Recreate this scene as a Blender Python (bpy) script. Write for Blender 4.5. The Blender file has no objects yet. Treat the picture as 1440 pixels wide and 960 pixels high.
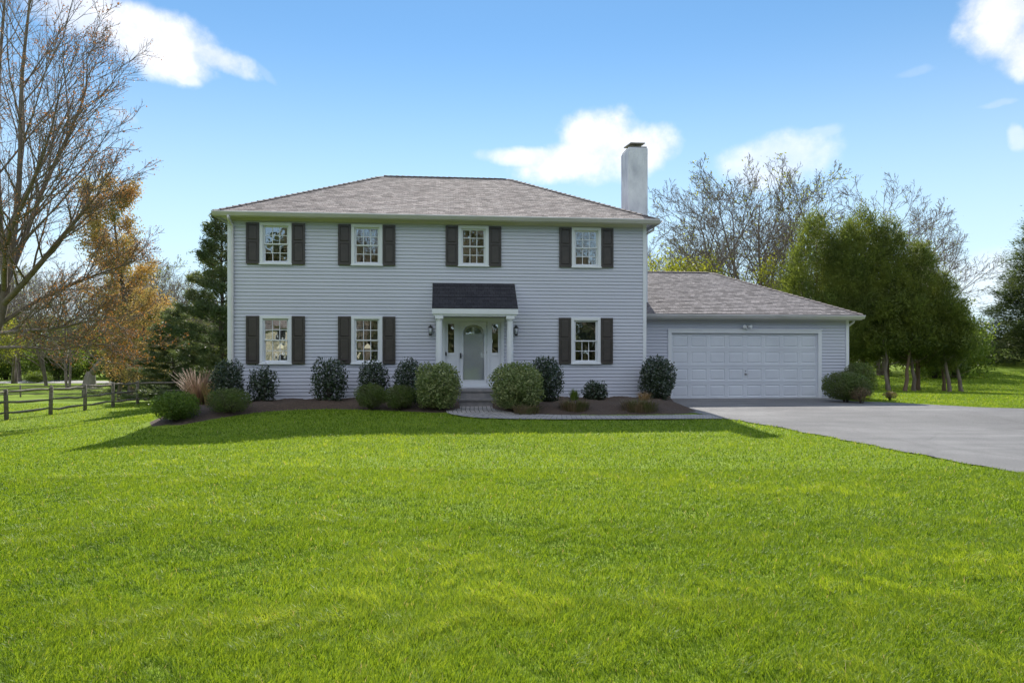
import bpy, math, random
import numpy as np
from mathutils import Vector, Matrix
R = math.radians
scene = bpy.context.scene
COL = scene.collection

# ------------------------------------------------------------------ helpers
def S(t):
    t = max(0.0, min(1.0, t)); return t*t*(3-2*t)
def T(x, y):
    """height of the terrain"""
    z = -0.9*S((-x-5.8)/11.5)-1.5*S((y-33)/28)*S((-x-6)/14)
    z += -0.3*S((y-23)/10)*S((x-8)/6)-.12*S((-x-3.0)/3)*(1-S((y-14)/3))
    z += 2.6*S((y-34)/34)*S((x-6)/55)
    z += .1*S((y-13)/4)*S((x+14)/4)*S((22-x)/6)*S((40-y)/10)
    return z
def Sn(t):
    t = np.clip(t, 0, 1); return t*t*(3-2*t)
def Tn(x, y):
    z = -0.9*Sn((-x-5.8)/11.5)-1.5*Sn((y-33)/28)*Sn((-x-6)/14)
    z = z-0.3*Sn((y-23)/10)*Sn((x-8)/6)-.12*Sn((-x-3.0)/3)*(1-Sn((y-14)/3))
    z = z+2.6*Sn((y-34)/34)*Sn((x-6)/55)
    z = z+.1*Sn((y-13)/4)*Sn((x+14)/4)*Sn((22-x)/6)*Sn((40-y)/10)
    return z

def tag(o, label=None, cat=None, group=None, kind=None):
    if label: o['label'] = label
    if cat: o['category'] = cat
    if group: o['group'] = group
    if kind: o['kind'] = kind
    return o
def empty(name, loc, rz=0, parent=None):
    o = bpy.data.objects.new(name, None); COL.objects.link(o)
    o.location = loc; o.rotation_euler = (0, 0, rz); o.empty_display_size = .3
    if parent: o.parent = parent
    return o
def link(name, me, mats, parent=None, loc=None):
    o = bpy.data.objects.new(name, me); COL.objects.link(o)
    if not isinstance(mats, (list, tuple)): mats = [mats]
    if len(me.materials) == 0:
        for m in mats: me.materials.append(m)
    if parent: o.parent = parent
    if loc: o.location = loc
    return o
def copy_tree(o, parent=None):
    c = o.copy(); COL.objects.link(c)
    if parent: c.parent = parent
    for ch in list(o.children): copy_tree(ch, c)
    return c

class MB:
    def __init__(s): s.v = []; s.f = []; s.mi = []; s.uv = None; s.sm = []; s.m = 0; s.smooth = False
    def face(s, idx, sm=None):
        s.f.append(idx); s.mi.append(s.m); s.sm.append(s.smooth if sm is None else sm)
    def poly(s, pts):
        b = len(s.v); s.v += [tuple(p) for p in pts]; s.face(list(range(b, b+len(pts))))
    def box(s, x0, x1, y0, y1, z0, z1, bev=0):
        b = len(s.v)
        s.v += [(x0,y0,z0),(x1,y0,z0),(x1,y1,z0),(x0,y1,z0),(x0,y0,z1),(x1,y0,z1),(x1,y1,z1),(x0,y1,z1)]
        for f in ((0,3,2,1),(4,5,6,7),(0,1,5,4),(1,2,6,5),(2,3,7,6),(3,0,4,7)): s.face([b+i for i in f])
        return s
    def prism(s, pts, d):
        """pts: planar loop, extruded by vector d"""
        b = len(s.v); n = len(pts); d = Vector(d)
        s.v += [tuple(p) for p in pts]+[tuple(Vector(p)+d) for p in pts]
        s.face([b+i for i in range(n)][::-1]); s.face([b+n+i for i in range(n)])
        for i in range(n):
            j = (i+1) % n; s.face([b+i, b+j, b+n+j, b+n+i])
        return s
    def tube(s, pts, rad, n=6, cap=True):
        pts = [Vector(p) for p in pts]
        if not isinstance(rad, (list, tuple)): rad = [rad]*len(pts)
        b = len(s.v); k = len(pts); ref = None
        for i, p in enumerate(pts):
            d = (pts[min(i+1, k-1)]-pts[max(i-1, 0)])
            if d.length < 1e-9: d = Vector((0, 0, 1))
            d.normalize()
            if ref is None: ref = d.orthogonal().normalized()
            else:
                ref = ref-d*ref.dot(d)
                ref = ref.normalized() if ref.length > 1e-6 else d.orthogonal().normalized()
            q = d.cross(ref)
            for j in range(n):
                a = 2*math.pi*j/n
                w = p+(ref*math.cos(a)+q*math.sin(a))*rad[i]
                s.v.append((w.x, w.y, w.z))
        for i in range(k-1):
            for j in range(n):
                j2 = (j+1) % n
                s.face([b+i*n+j, b+i*n+j2, b+(i+1)*n+j2, b+(i+1)*n+j], True)
        if cap:
            s.face([b+j for j in range(n)][::-1]); s.face([b+(k-1)*n+j for j in range(n)])
        return s
    def lathe(s, prof, c, n=16):
        b = len(s.v)
        for (r, z) in prof:
            for j in range(n):
                a = 2*math.pi*j/n; s.v.append((c[0]+r*math.cos(a), c[1]+r*math.sin(a), c[2]+z))
        for i in range(len(prof)-1):
            for j in range(n):
                j2 = (j+1) % n; s.face([b+i*n+j, b+i*n+j2, b+(i+1)*n+j2, b+(i+1)*n+j], True)
        s.face([b+j for j in range(n)][::-1]); s.face([b+(len(prof)-1)*n+j for j in range(n)])
        return s
    def mesh(s, name):
        me = bpy.data.meshes.new(name); me.from_pydata(s.v, [], s.f)
        me.polygons.foreach_set('material_index', s.mi)
        me.polygons.foreach_set('use_smooth', s.sm)
        me.update(); return me
    def build(s, name, mats, parent=None, loc=None):
        return link(name, s.mesh(name), mats, parent, loc)

def arr_mesh(name, V, F, mi=None, smooth=False):
    """V (n,3), F: list of (k,m) index arrays"""
    me = bpy.data.meshes.new(name)
    me.vertices.add(len(V)); me.vertices.foreach_set('co', np.ascontiguousarray(V, dtype=np.float32).ravel())
    loops = np.concatenate([f.ravel() for f in F]).astype(np.int32)
    tot = np.concatenate([np.full(len(f), f.shape[1], dtype=np.int32) for f in F])
    st = np.concatenate([[0], np.cumsum(tot)[:-1]]).astype(np.int32)
    me.loops.add(len(loops)); me.loops.foreach_set('vertex_index', loops)
    me.polygons.add(len(tot)); me.polygons.foreach_set('loop_start', st)
    try: me.polygons.foreach_set('loop_total', tot)
    except Exception: pass
    if mi is not None: me.polygons.foreach_set('material_index', mi.astype(np.int32))
    me.polygons.foreach_set('use_smooth', np.full(len(tot), smooth))
    me.update(calc_edges=True); me.validate(); return me

# ------------------------------------------------------------------ materials
def nm(name):
    m = bpy.data.materials.new(name); m.use_nodes = True; nt = m.node_tree; nt.nodes.clear()
    return m, nt
def N(nt, t, **k):
    n = nt.nodes.new(t)
    for a, b in k.items():
        if a in n.inputs.keys(): n.inputs[a].default_value = b
        else: setattr(n, a, b)
    return n
def c4(c): return (c[0], c[1], c[2], 1)
def pm(name, c1, c2=None, scale=3, rough=.6, bump=0, bscale=40, metal=0, spec=.5, detail=5, stretch=(1,1,1), c3=None, scale3=.5):
    m, nt = nm(name); L = nt.links
    out = N(nt, 'ShaderNodeOutputMaterial'); p = N(nt, 'ShaderNodeBsdfPrincipled')
    p.inputs['Roughness'].default_value = rough; p.inputs['Metallic'].default_value = metal
    p.inputs['Specular IOR Level'].default_value = spec
    L.new(p.outputs[0], out.inputs[0]); p.inputs['Base Color'].default_value = c4(c1)
    tc = N(nt, 'ShaderNodeTexCoord'); mp = N(nt, 'ShaderNodeMapping'); mp.inputs['Scale'].default_value = stretch
    L.new(tc.outputs['Object'], mp.inputs[0])
    if c2 is not None:
        n = N(nt, 'ShaderNodeTexNoise'); n.inputs['Scale'].default_value = scale; n.inputs['Detail'].default_value = detail
        L.new(mp.outputs[0], n.inputs['Vector'])
        mr = N(nt, 'ShaderNodeMapRange'); mr.inputs[1].default_value = .32; mr.inputs[2].default_value = .68
        L.new(n.outputs['Fac'], mr.inputs[0])
        mx = N(nt, 'ShaderNodeMix', data_type='RGBA'); mx.inputs[6].default_value = c4(c1); mx.inputs[7].default_value = c4(c2)
        L.new(mr.outputs[0], mx.inputs[0]); res = mx.outputs[2]
        if c3 is not None:
            n3 = N(nt, 'ShaderNodeTexNoise'); n3.inputs['Scale'].default_value = scale3; n3.inputs['Detail'].default_value = 3
            L.new(mp.outputs[0], n3.inputs['Vector'])
            m3 = N(nt, 'ShaderNodeMapRange'); m3.inputs[1].default_value = .45; m3.inputs[2].default_value = .7
            L.new(n3.outputs['Fac'], m3.inputs[0])
            x3 = N(nt, 'ShaderNodeMix', data_type='RGBA'); x3.inputs[7].default_value = c4(c3)
            L.new(m3.outputs[0], x3.inputs[0]); L.new(res, x3.inputs[6]); res = x3.outputs[2]
        L.new(res, p.inputs['Base Color'])
    if bump:
        b = N(nt, 'ShaderNodeTexNoise'); b.inputs['Scale'].default_value = bscale; b.inputs['Detail'].default_value = 6
        L.new(mp.outputs[0], b.inputs['Vector'])
        bp = N(nt, 'ShaderNodeBump'); bp.inputs['Strength'].default_value = bump; bp.inputs['Distance'].default_value = .02
        L.new(b.outputs['Fac'], bp.inputs['Height']); L.new(bp.outputs[0], p.inputs['Normal'])
    return m
def leaf(name, c1, c2, c3=None, tr=.35, rough=.5, patch=1.2, spec=.3, trc=None):
    """foliage: colour varies from leaf to leaf and in patches; part of the light passes through"""
    m, nt = nm(name); L = nt.links
    out = N(nt, 'ShaderNodeOutputMaterial'); p = N(nt, 'ShaderNodeBsdfPrincipled')
    p.inputs['Roughness'].default_value = rough; p.inputs['Specular IOR Level'].default_value = spec
    g = N(nt, 'ShaderNodeNewGeometry')
    mx = N(nt, 'ShaderNodeMix', data_type='RGBA'); mx.inputs[6].default_value = c4(c1); mx.inputs[7].default_value = c4(c2)
    L.new(g.outputs['Random Per Island'], mx.inputs[0]); res = mx.outputs[2]
    if c3 is not None:
        tc = N(nt, 'ShaderNodeTexCoord'); n = N(nt, 'ShaderNodeTexNoise'); n.inputs['Scale'].default_value = patch; n.inputs['Detail'].default_value = 3
        L.new(tc.outputs['Object'], n.inputs['Vector'])
        mr = N(nt, 'ShaderNodeMapRange'); mr.inputs[1].default_value = .42; mr.inputs[2].default_value = .62
        L.new(n.outputs['Fac'], mr.inputs[0])
        x = N(nt, 'ShaderNodeMix', data_type='RGBA'); x.inputs[7].default_value = c4(c3)
        L.new(mr.outputs[0], x.inputs[0]); L.new(res, x.inputs[6]); res = x.outputs[2]
    L.new(res, p.inputs['Base Color'])
    t = N(nt, 'ShaderNodeBsdfTranslucent')
    mul = N(nt, 'ShaderNodeMix', data_type='RGBA', blend_type='MULTIPLY'); mul.inputs[0].default_value = 1
    mul.inputs[7].default_value = c4(trc or (1.5, 1.5, .8)); L.new(res, mul.inputs[6]); L.new(mul.outputs[2], t.inputs[0])
    ms = N(nt, 'ShaderNodeMixShader'); ms.inputs[0].default_value = tr
    L.new(p.outputs[0], ms.inputs[1]); L.new(t.outputs[0], ms.inputs[2]); L.new(ms.outputs[0], out.inputs[0])
    return m

M = {}
M['siding'] = pm('siding_vinyl', (.50,.52,.60), (.475,.495,.575), 1.3, .45, 0, 60, c3=(.49,.505,.585), scale3=.4)
M['trim'] = pm('white_trim', (.72,.745,.79), (.66,.685,.73), 2, .4)
M['gutter'] = pm('white_gutter', (.62,.60,.63), (.54,.53,.54), 1.5, .35, stretch=(1,4,4))
M['gdoor'] = pm('garage_door_paint', (.62,.655,.72), (.56,.59,.66), 1.2, .42, .05, 80)
M['shutter'] = pm('shutter_charcoal', (.060,.050,.048), (.042,.036,.035), 5, .42)
M['dark'] = pm('dark_metal', (.02,.02,.022), (.035,.035,.035), 9, .4, metal=.3)
M['metal'] = pm('grey_metal', (.35,.35,.36), (.22,.22,.23), 12, .4, metal=.8)
M['stucco'] = pm('chimney_stucco', (.60,.62,.67), (.74,.76,.80), 6, .9, 1.0, 16, stretch=(1,1,.5), c3=(.46,.48,.54), scale3=3)
M['cap'] = pm('cap_metal', (.20,.17,.14), (.30,.27,.23), 6, .6)
M['stone'] = pm('stoop_stone', (.16,.16,.17), (.24,.23,.23), 5, .8, .4, 25)
M['inner'] = pm('interior_plaster', (.55,.47,.36), (.48,.41,.32), 1, .9)
M['floorin'] = pm('interior_boards', (.20,.12,.07), (.14,.08,.05), 3, .6)
M['curtain'] = pm('curtain_cloth', (.62,.58,.50), (.5,.46,.4), 3, .9, stretch=(14,1,.3))
M['bark'] = pm('bark_grey', (.13,.10,.08), (.22,.18,.15), 6, .9, .8, 30, stretch=(1,1,.25))
M['barkd'] = pm('bark_dark', (.06,.045,.035), (.12,.095,.075), 6, .9, .8, 30, stretch=(1,1,.25))
M['barkr'] = pm('bark_reddish', (.13,.075,.05), (.19,.13,.09), 6, .9, .8, 30, stretch=(1,1,.25))
M['barkl'] = pm('bark_pale', (.25,.22,.18), (.16,.14,.11), 6, .9, .8, 30, stretch=(1,1,.25))
M['fence'] = pm('weathered_wood', (.13,.11,.09), (.24,.21,.18), 6, .85, .8, 30, stretch=(1,1,3))
M['mulch'] = pm('mulch', (.05,.034,.024), (.115,.078,.055), 22, .95, 1, 60, c3=(.075,.05,.036))
def asphalt():
    m = pm('asphalt', (.205,.20,.202), (.27,.265,.262), 1.3, .85, .9, 180, c3=(.17,.165,.165), scale3=.3); nt = m.node_tree; L = nt.links
    p = [n for n in nt.nodes if n.type == 'BSDF_PRINCIPLED'][0]; src = p.inputs['Base Color'].links[0].from_socket
    tc = N(nt, 'ShaderNodeTexCoord')
    def mul(src, fac, col):
        x = N(nt, 'ShaderNodeMix', data_type='RGBA', blend_type='MULTIPLY'); L.new(fac, x.inputs[0]); L.new(src, x.inputs[6]); x.inputs[7].default_value = c4(col); return x.outputs[2]
    # aggregate
    v = N(nt, 'ShaderNodeTexNoise'); v.inputs['Scale'].default_value = 45; v.inputs['Detail'].default_value = 3; L.new(tc.outputs['Object'], v.inputs['Vector'])
    r1 = N(nt, 'ShaderNodeMapRange'); r1.inputs[1].default_value = .42; r1.inputs[2].default_value = .66; L.new(v.outputs['Fac'], r1.inputs[0]); src = mul(src, r1.outputs[0], (.78,.78,.79))
    # hairline cracks
    w = N(nt, 'ShaderNodeTexNoise'); w.inputs['Scale'].default_value = 1.2; w.inputs['Detail'].default_value = 5; L.new(tc.outputs['Object'], w.inputs['Vector'])
    ad = N(nt, 'ShaderNodeMix', data_type='RGBA'); ad.inputs[0].default_value = .35; L.new(tc.outputs['Object'], ad.inputs[6]); L.new(w.outputs['Color'], ad.inputs[7])
    vo = N(nt, 'ShaderNodeTexVoronoi', feature='DISTANCE_TO_EDGE'); vo.inputs['Scale'].default_value = .45; L.new(ad.outputs[2], vo.inputs['Vector'])
    r2 = N(nt, 'ShaderNodeMapRange'); r2.inputs[1].default_value = .012; r2.inputs[2].default_value = .004; L.new(vo.outputs['Distance'], r2.inputs[0]); src = mul(src, r2.outputs[0], (.88,.88,.88))
    # worn wheel tracks and old seal streaks along the drive
    mp = N(nt, 'ShaderNodeMapping'); mp.inputs['Scale'].default_value = (.25, 1.6, 1); L.new(tc.outputs['Object'], mp.inputs[0])
    st = N(nt, 'ShaderNodeTexNoise'); st.inputs['Scale'].default_value = 1.0; st.inputs['Detail'].default_value = 6; L.new(mp.outputs[0], st.inputs['Vector'])
    r3 = N(nt, 'ShaderNodeMapRange'); r3.inputs[1].default_value = .48; r3.inputs[2].default_value = .62; L.new(st.outputs['Fac'], r3.inputs[0]); src = mul(src, r3.outputs[0], (.82,.82,.84))
    L.new(src, p.inputs['Base Color']); return m
M['asphalt'] = asphalt()
M['road'] = pm('pale_road', (.30,.29,.28), (.36,.35,.33), .5, .9)
M['bud'] = leaf('bud_leaf', (.19,.105,.05), (.33,.19,.08), tr=.45, trc=(1.6,1.2,.7))
M['orange'] = leaf('orange_leaf', (.40,.255,.10), (.60,.42,.17), (.30,.27,.11), tr=.42, patch=.7, trc=(1.35,1.2,.8))
M['yg'] = leaf('young_leaf', (.22,.24,.04), (.32,.32,.06), tr=.5)
M['pine'] = leaf('pine_needle', (.06,.09,.045), (.115,.15,.075), (.16,.18,.09), tr=.4, patch=.35)
M['arbor'] = leaf('cypress_spray', (.055,.08,.025), (.18,.22,.06), (.18,.21,.05), tr=.42, patch=.6)
M['spruce'] = leaf('spruce_needle', (.04,.065,.03), (.085,.12,.045), (.11,.14,.05), tr=.35, patch=.5)
M['holly'] = leaf('holly_leaf', (.02,.035,.02), (.05,.08,.035), tr=.15, rough=.3, spec=.7)
M['box'] = leaf('boxwood_leaf', (.11,.17,.03), (.18,.25,.05), (.09,.14,.03), tr=.42, patch=3)
M['yew'] = leaf('yew_needle', (.08,.125,.03), (.15,.20,.055), (.12,.14,.06), tr=.38, patch=4)
M['vari'] = leaf('variegated_leaf', (.09,.14,.045), (.40,.42,.20), (.17,.22,.08), tr=.25, patch=5)
M['brush'] = leaf('dry_brush', (.15,.105,.07), (.24,.17,.11), (.10,.11,.04), tr=.3, patch=3)
M['redtwig'] = pm('red_twig_bark', (.22,.125,.08), (.30,.20,.13), 4, .6)
M['straw'] = leaf('straw_blade', (.30,.20,.11), (.40,.27,.15), tr=.35)
M['redleaf'] = leaf('red_leaf', (.32,.045,.022), (.40,.11,.045), tr=.4, trc=(1.4,1,.7))
M['olive'] = leaf('olive_leaf', (.085,.10,.035), (.15,.165,.06), (.13,.10,.06), tr=.4, patch=.5)
M['lime'] = leaf('spring_leaf', (.11,.16,.03), (.19,.25,.05), (.08,.12,.03), tr=.45, patch=.6)
M['blossom'] = leaf('pale_blossom', (.55,.48,.47), (.7,.64,.62), tr=.4, trc=(1,1,1))
M['farwood'] = leaf('far_wood_leaf', (.11,.095,.06), (.17,.155,.09), (.09,.11,.05), tr=.35, patch=.12)

def grass_ground():
    m, nt = nm('lawn_ground'); L = nt.links
    out = N(nt, 'ShaderNodeOutputMaterial'); p = N(nt, 'ShaderNodeBsdfPrincipled')
    p.inputs['Roughness'].default_value = .9; p.inputs['Specular IOR Level'].default_value = .1
    tc = N(nt, 'ShaderNodeTexCoord')
    def noise(sc, det, a, b, st=(1,1,1)):
        mp = N(nt, 'ShaderNodeMapping'); mp.inputs['Scale'].default_value = st; L.new(tc.outputs['Object'], mp.inputs[0])
        n = N(nt, 'ShaderNodeTexNoise'); n.inputs['Scale'].default_value = sc; n.inputs['Detail'].default_value = det
        L.new(mp.outputs[0], n.inputs['Vector'])
        r = N(nt, 'ShaderNodeMapRange'); r.inputs[1].default_value = a; r.inputs[2].default_value = b
        L.new(n.outputs['Fac'], r.inputs[0]); return r.outputs[0]
    def mix(f, a, b):
        x = N(nt, 'ShaderNodeMix', data_type='RGBA'); L.new(f, x.inputs[0])
        for s, v in ((6, a), (7, b)):
            if isinstance(v, tuple): x.inputs[s].default_value = c4(v)
            else: L.new(v, x.inputs[s])
        return x.outputs[2]
    a = mix(noise(.35, 5, .35, .65), (.15,.235,.02), (.19,.27,.026))
    b = mix(noise(2.2, 6, .4, .7), a, (.13,.21,.012))
    c = mix(noise(14, 4, .45, .75), b, (.24,.29,.04))
    # fine blades seen from afar
    d = mix(noise(60, 2, .5, .75, (1, .4, 1)), c, (.09,.14,.012))
    L.new(d, p.inputs['Base Color'])
    bp = N(nt, 'ShaderNodeBump'); bp.inputs['Strength'].default_value = .9; bp.inputs['Distance'].default_value = .05
    L.new(noise(18, 6, 0, 1), bp.inputs['Height']); L.new(bp.outputs[0], p.inputs['Normal'])
    L.new(p.outputs[0], out.inputs[0]); return m
M['lawn'] = grass_ground()
def blade_mat():
    m, nt = nm('grass_blade'); L = nt.links
    out = N(nt, 'ShaderNodeOutputMaterial'); p = N(nt, 'ShaderNodeBsdfPrincipled')
    p.inputs['Roughness'].default_value = .5; p.inputs['Specular IOR Level'].default_value = .25
    at = N(nt, 'ShaderNodeAttribute', attribute_name='tint')
    r = N(nt, 'ShaderNodeValToRGB'); L.new(at.outputs['Fac'], r.inputs[0])
    e = r.color_ramp.elements; e[0].color = (.045,.10,.010,1); e[1].color = (.42,.36,.20,1); e[1].position = 1
    for pos, c in ((.42, (.153,.245,.022,1)), (.75, (.235,.332,.032,1)), (.93, (.30,.38,.055,1))):
        x = e.new(pos); x.color = c
    L.new(r.outputs[0], p.inputs['Base Color'])
    t = N(nt, 'ShaderNodeBsdfTranslucent')
    mul = N(nt, 'ShaderNodeMix', data_type='RGBA', blend_type='MULTIPLY'); mul.inputs[0].default_value = 1
    mul.inputs[7].default_value = (1.7, 1.5, .7, 1); L.new(r.outputs[0], mul.inputs[6]); L.new(mul.outputs[2], t.inputs[0])
    ms = N(nt, 'ShaderNodeMixShader'); ms.inputs[0].default_value = .45
    L.new(p.outputs[0], ms.inputs[1]); L.new(t.outputs[0], ms.inputs[2]); L.new(ms.outputs[0], out.inputs[0])
    return m
M['blade'] = blade_mat()

def shingle_mat(name, cols, mort):
    m, nt = nm(name); L = nt.links
    out = N(nt, 'ShaderNodeOutputMaterial'); p = N(nt, 'ShaderNodeBsdfPrincipled'); p.inputs['Roughness'].default_value = .9
    p.inputs['Specular IOR Level'].default_value = .2
    uv = N(nt, 'ShaderNodeUVMap'); uv.uv_map = 'uv'
    br = N(nt, 'ShaderNodeTexBrick'); br.inputs['Scale'].default_value = 1
    br.inputs['Brick Width'].default_value = .16; br.inputs['Row Height'].default_value = .14
    br.inputs['Mortar Size'].default_value = .006; br.inputs['Color1'].default_value = c4(cols[0]); br.inputs['Color2'].default_value = c4(cols[1])
    br.inputs['Mortar'].default_value = c4(mort); br.offset = .37; br.squash = 1
    L.new(uv.outputs[0], br.inputs['Vector'])
    n = N(nt, 'ShaderNodeTexNoise'); n.inputs['Scale'].default_value = 2.2; n.inputs['Detail'].default_value = 6; L.new(uv.outputs[0], n.inputs['Vector'])
    mr = N(nt, 'ShaderNodeMapRange'); mr.inputs[1].default_value = .4; mr.inputs[2].default_value = .65; L.new(n.outputs['Fac'], mr.inputs[0])
    x = N(nt, 'ShaderNodeMix', data_type='RGBA'); x.inputs[7].default_value = c4(cols[2]); L.new(br.outputs['Color'], x.inputs[6])
    k = N(nt, 'ShaderNodeMath', operation='MULTIPLY'); k.inputs[1].default_value = .25; L.new(mr.outputs[0], k.inputs[0]); L.new(k.outputs[0], x.inputs[0])
    g = N(nt, 'ShaderNodeTexNoise'); g.inputs['Scale'].default_value = 40; g.inputs['Detail'].default_value = 3; L.new(uv.outputs[0], g.inputs['Vector'])
    gr = N(nt, 'ShaderNodeMapRange'); gr.inputs[1].default_value = .3; gr.inputs[2].default_value = .7; gr.inputs[3].default_value = .6; gr.inputs[4].default_value = 1.4
    L.new(g.outputs['Fac'], gr.inputs[0])
    mm = N(nt, 'ShaderNodeMix', data_type='RGBA', blend_type='MULTIPLY'); mm.inputs[0].default_value = 1
    L.new(x.outputs[2], mm.inputs[6]); L.new(gr.outputs[0], mm.inputs[7]); L.new(mm.outputs[2], p.inputs['Base Color'])
    bp = N(nt, 'ShaderNodeBump'); bp.inputs['Strength'].default_value = .8; bp.inputs['Distance'].default_value = .012
    L.new(g.outputs['Fac'], bp.inputs['Height']); L.new(bp.outputs[0], p.inputs['Normal'])
    L.new(p.outputs[0], out.inputs[0]); return m
M['shingle'] = shingle_mat('shingle_weathered', [(.50,.43,.40), (.24,.205,.195), (.38,.35,.33)], (.12,.10,.095))
M['shingleg'] = shingle_mat('shingle_grey', [(.37,.335,.33), (.16,.145,.145), (.29,.265,.265)], (.09,.08,.08))
M['shingled'] = shingle_mat('shingle_dark', [(.045,.045,.055), (.03,.03,.038), (.04,.04,.045)], (.015,.015,.018))

def glass_mat(name, refl=.35, tint=(.75,.8,.8)):
    m, nt = nm(name); L = nt.links
    out = N(nt, 'ShaderNodeOutputMaterial'); t = N(nt, 'ShaderNodeBsdfTransparent'); t.inputs[0].default_value = c4(tint)
    g = N(nt, 'ShaderNodeBsdfGlossy'); g.inputs['Roughness'].default_value = .01; g.inputs[0].default_value = (.95,.97,1,1)
    lw = N(nt, 'ShaderNodeFresnel'); lw.inputs[0].default_value = 1.5
    mr = N(nt, 'ShaderNodeMapRange'); mr.inputs[1].default_value = .04; mr.inputs[2].default_value = 1; mr.inputs[3].default_value = refl; mr.inputs[4].default_value = 1
    L.new(lw.outputs[0], mr.inputs[0])
    tc = N(nt, 'ShaderNodeTexCoord'); n = N(nt, 'ShaderNodeTexNoise'); n.inputs['Scale'].default_value = 2.5; L.new(tc.outputs['Object'], n.inputs['Vector'])
    bp = N(nt, 'ShaderNodeBump'); bp.inputs['Strength'].default_value = .10; bp.inputs['Distance'].default_value = .02; L.new(n.outputs['Fac'], bp.inputs['Height'])
    L.new(bp.outputs[0], g.inputs['Normal'])
    ms = N(nt, 'ShaderNodeMixShader'); L.new(mr.outputs[0], ms.inputs[0]); L.new(t.outputs[0], ms.inputs[1]); L.new(g.outputs[0], ms.inputs[2])
    L.new(ms.outputs[0], out.inputs[0]); return m
M['glass'] = glass_mat('window_glass', .22)
M['glassd'] = glass_mat('door_glass', .04, (1,1,1))
def emit(name, col, st):
    m, nt = nm(name); out = N(nt, 'ShaderNodeOutputMaterial'); e = N(nt, 'ShaderNodeEmission'); e.inputs[0].default_value = c4(col); e.inputs[1].default_value = st
    nt.links.new(e.outputs[0], out.inputs[0]); return m
M['lamp'] = emit('lit_shade', (1,.86,.62), .6)

def brick_path_mat():
    m, nt = nm('paver_brick'); L = nt.links
    out = N(nt, 'ShaderNodeOutputMaterial'); p = N(nt, 'ShaderNodeBsdfPrincipled'); p.inputs['Roughness'].default_value = .85
    uv = N(nt, 'ShaderNodeUVMap'); uv.uv_map = 'uv'
    br = N(nt, 'ShaderNodeTexBrick'); br.inputs['Scale'].default_value = 1; br.inputs['Brick Width'].default_value = .22; br.inputs['Row Height'].default_value = .11
    br.inputs['Mortar Size'].default_value = .009; br.inputs['Color1'].default_value = (.42,.39,.37,1); br.inputs['Color2'].default_value = (.30,.28,.27,1); br.inputs['Mortar'].default_value = (.05,.045,.04,1)
    L.new(uv.outputs[0], br.inputs['Vector']); L.new(br.outputs['Color'], p.inputs['Base Color'])
    L.new(p.outputs[0], out.inputs[0]); return m
M['paver'] = brick_path_mat()

# ------------------------------------------------------------------ ground
def axis(lo, hi, fine_lo, fine_hi, step, g=1.18):
    a = list(np.arange(fine_lo, fine_hi+1e-6, step)); s = step; x = fine_hi
    while x < hi: s *= g; x += s; a.append(min(x, hi))
    s = step; x = fine_lo; pre = []
    while x > lo: s *= g; x -= s; pre.append(max(x, lo))
    return np.array(pre[::-1]+a)
gx = axis(-420, 420, -32, 48, .5); gy = axis(-300, 520, 0, 72, .5)
X, Y = np.meshgrid(gx, gy)
Z = Tn(X, Y)
nx, ny = len(gx), len(gy)
V = np.stack([X, Y, Z], -1).reshape(-1, 3)
i, j = np.meshgrid(np.arange(nx-1), np.arange(ny-1)); a0 = (j*nx+i).ravel()
F = np.stack([a0, a0+1, a0+nx+1, a0+nx], -1)
ground = link('ground', arr_mesh('ground', V, [F], smooth=True), M['lawn']); tag(ground, kind='structure')

def strip_rows(name, rows, mat, dz, kind='structure', nseg=24, uvf=False, fn=None):
    """rows: list of (y, x0, x1) or of ((x,y),(x,y)) cross lines -> a draped sheet"""
    vs = []; uvs = []; fs = []; acc = 0; prev = None
    for r in rows:
        if len(r) == 3: p, q = (r[1], r[0]), (r[2], r[0])
        else: p, q = r
        c = ((p[0]+q[0])/2, (p[1]+q[1])/2)
        if prev: acc += math.dist(prev, c)
        prev = c; w = math.dist(p, q)
        for k in range(nseg+1):
            t = k/nseg; x = p[0]+(q[0]-p[0])*t; y = p[1]+(q[1]-p[1])*t
            vs.append((x, y, T(x, y)+(fn(x, y, t) if fn else dz))); uvs.append((acc, t*w))
    n = nseg+1
    for a in range(len(rows)-1):
        for k in range(nseg): fs.append((a*n+k, a*n+k+1, (a+1)*n+k+1, (a+1)*n+k))
    me = bpy.data.meshes.new(name); me.from_pydata(vs, [], fs)
    u = me.uv_layers.new(name='uv')
    li = np.zeros(len(me.loops), dtype=np.int32); me.loops.foreach_get('vertex_index', li)
    u.data.foreach_set('uv', np.array(uvs)[li].ravel())
    me.polygons.foreach_set('use_smooth', [True]*len(fs)); me.update()
    o = link(name, me, mat); tag(o, kind=kind); return o
def interp(pts, y):
    if y <= pts[0][0]: return pts[0][1]
    for (a, b), (c, d) in zip(pts, pts[1:]):
        if y <= c: return b+(d-b)*(y-a)/(c-a)
    return pts[-1][1]
DL = [(-12, 9.5), (0, 8.0), (5, 7.1), (8.6, 6.43), (11.1, 6.0), (12.7, 5.78), (14.2, 5.45), (15.2, 4.95), (15.75, 4.55), (16.2, 4.55), (17.2, 4.3), (19, 4.45), (20.8, 4.9), (22.5, 5.0)]
DR = [(-12, 60), (17.3, 60), (17.9, 13.6), (18.3, 12.6), (19.2, 12.0), (20.2, 11.3), (20.8, 10.4), (22.5, 10.35)]
rows = []
y = -12.0
while y <= 22.5:
    jit = .035*math.sin(y*5.1)+.025*math.sin(y*11.7+1)
    rows.append((y, interp(DL, y)+jit, interp(DR, y)+jit)); y += .15 if y > 6 else .5
driveway = strip_rows('driveway', rows, M['asphalt'], .018, nseg=60)
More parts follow.
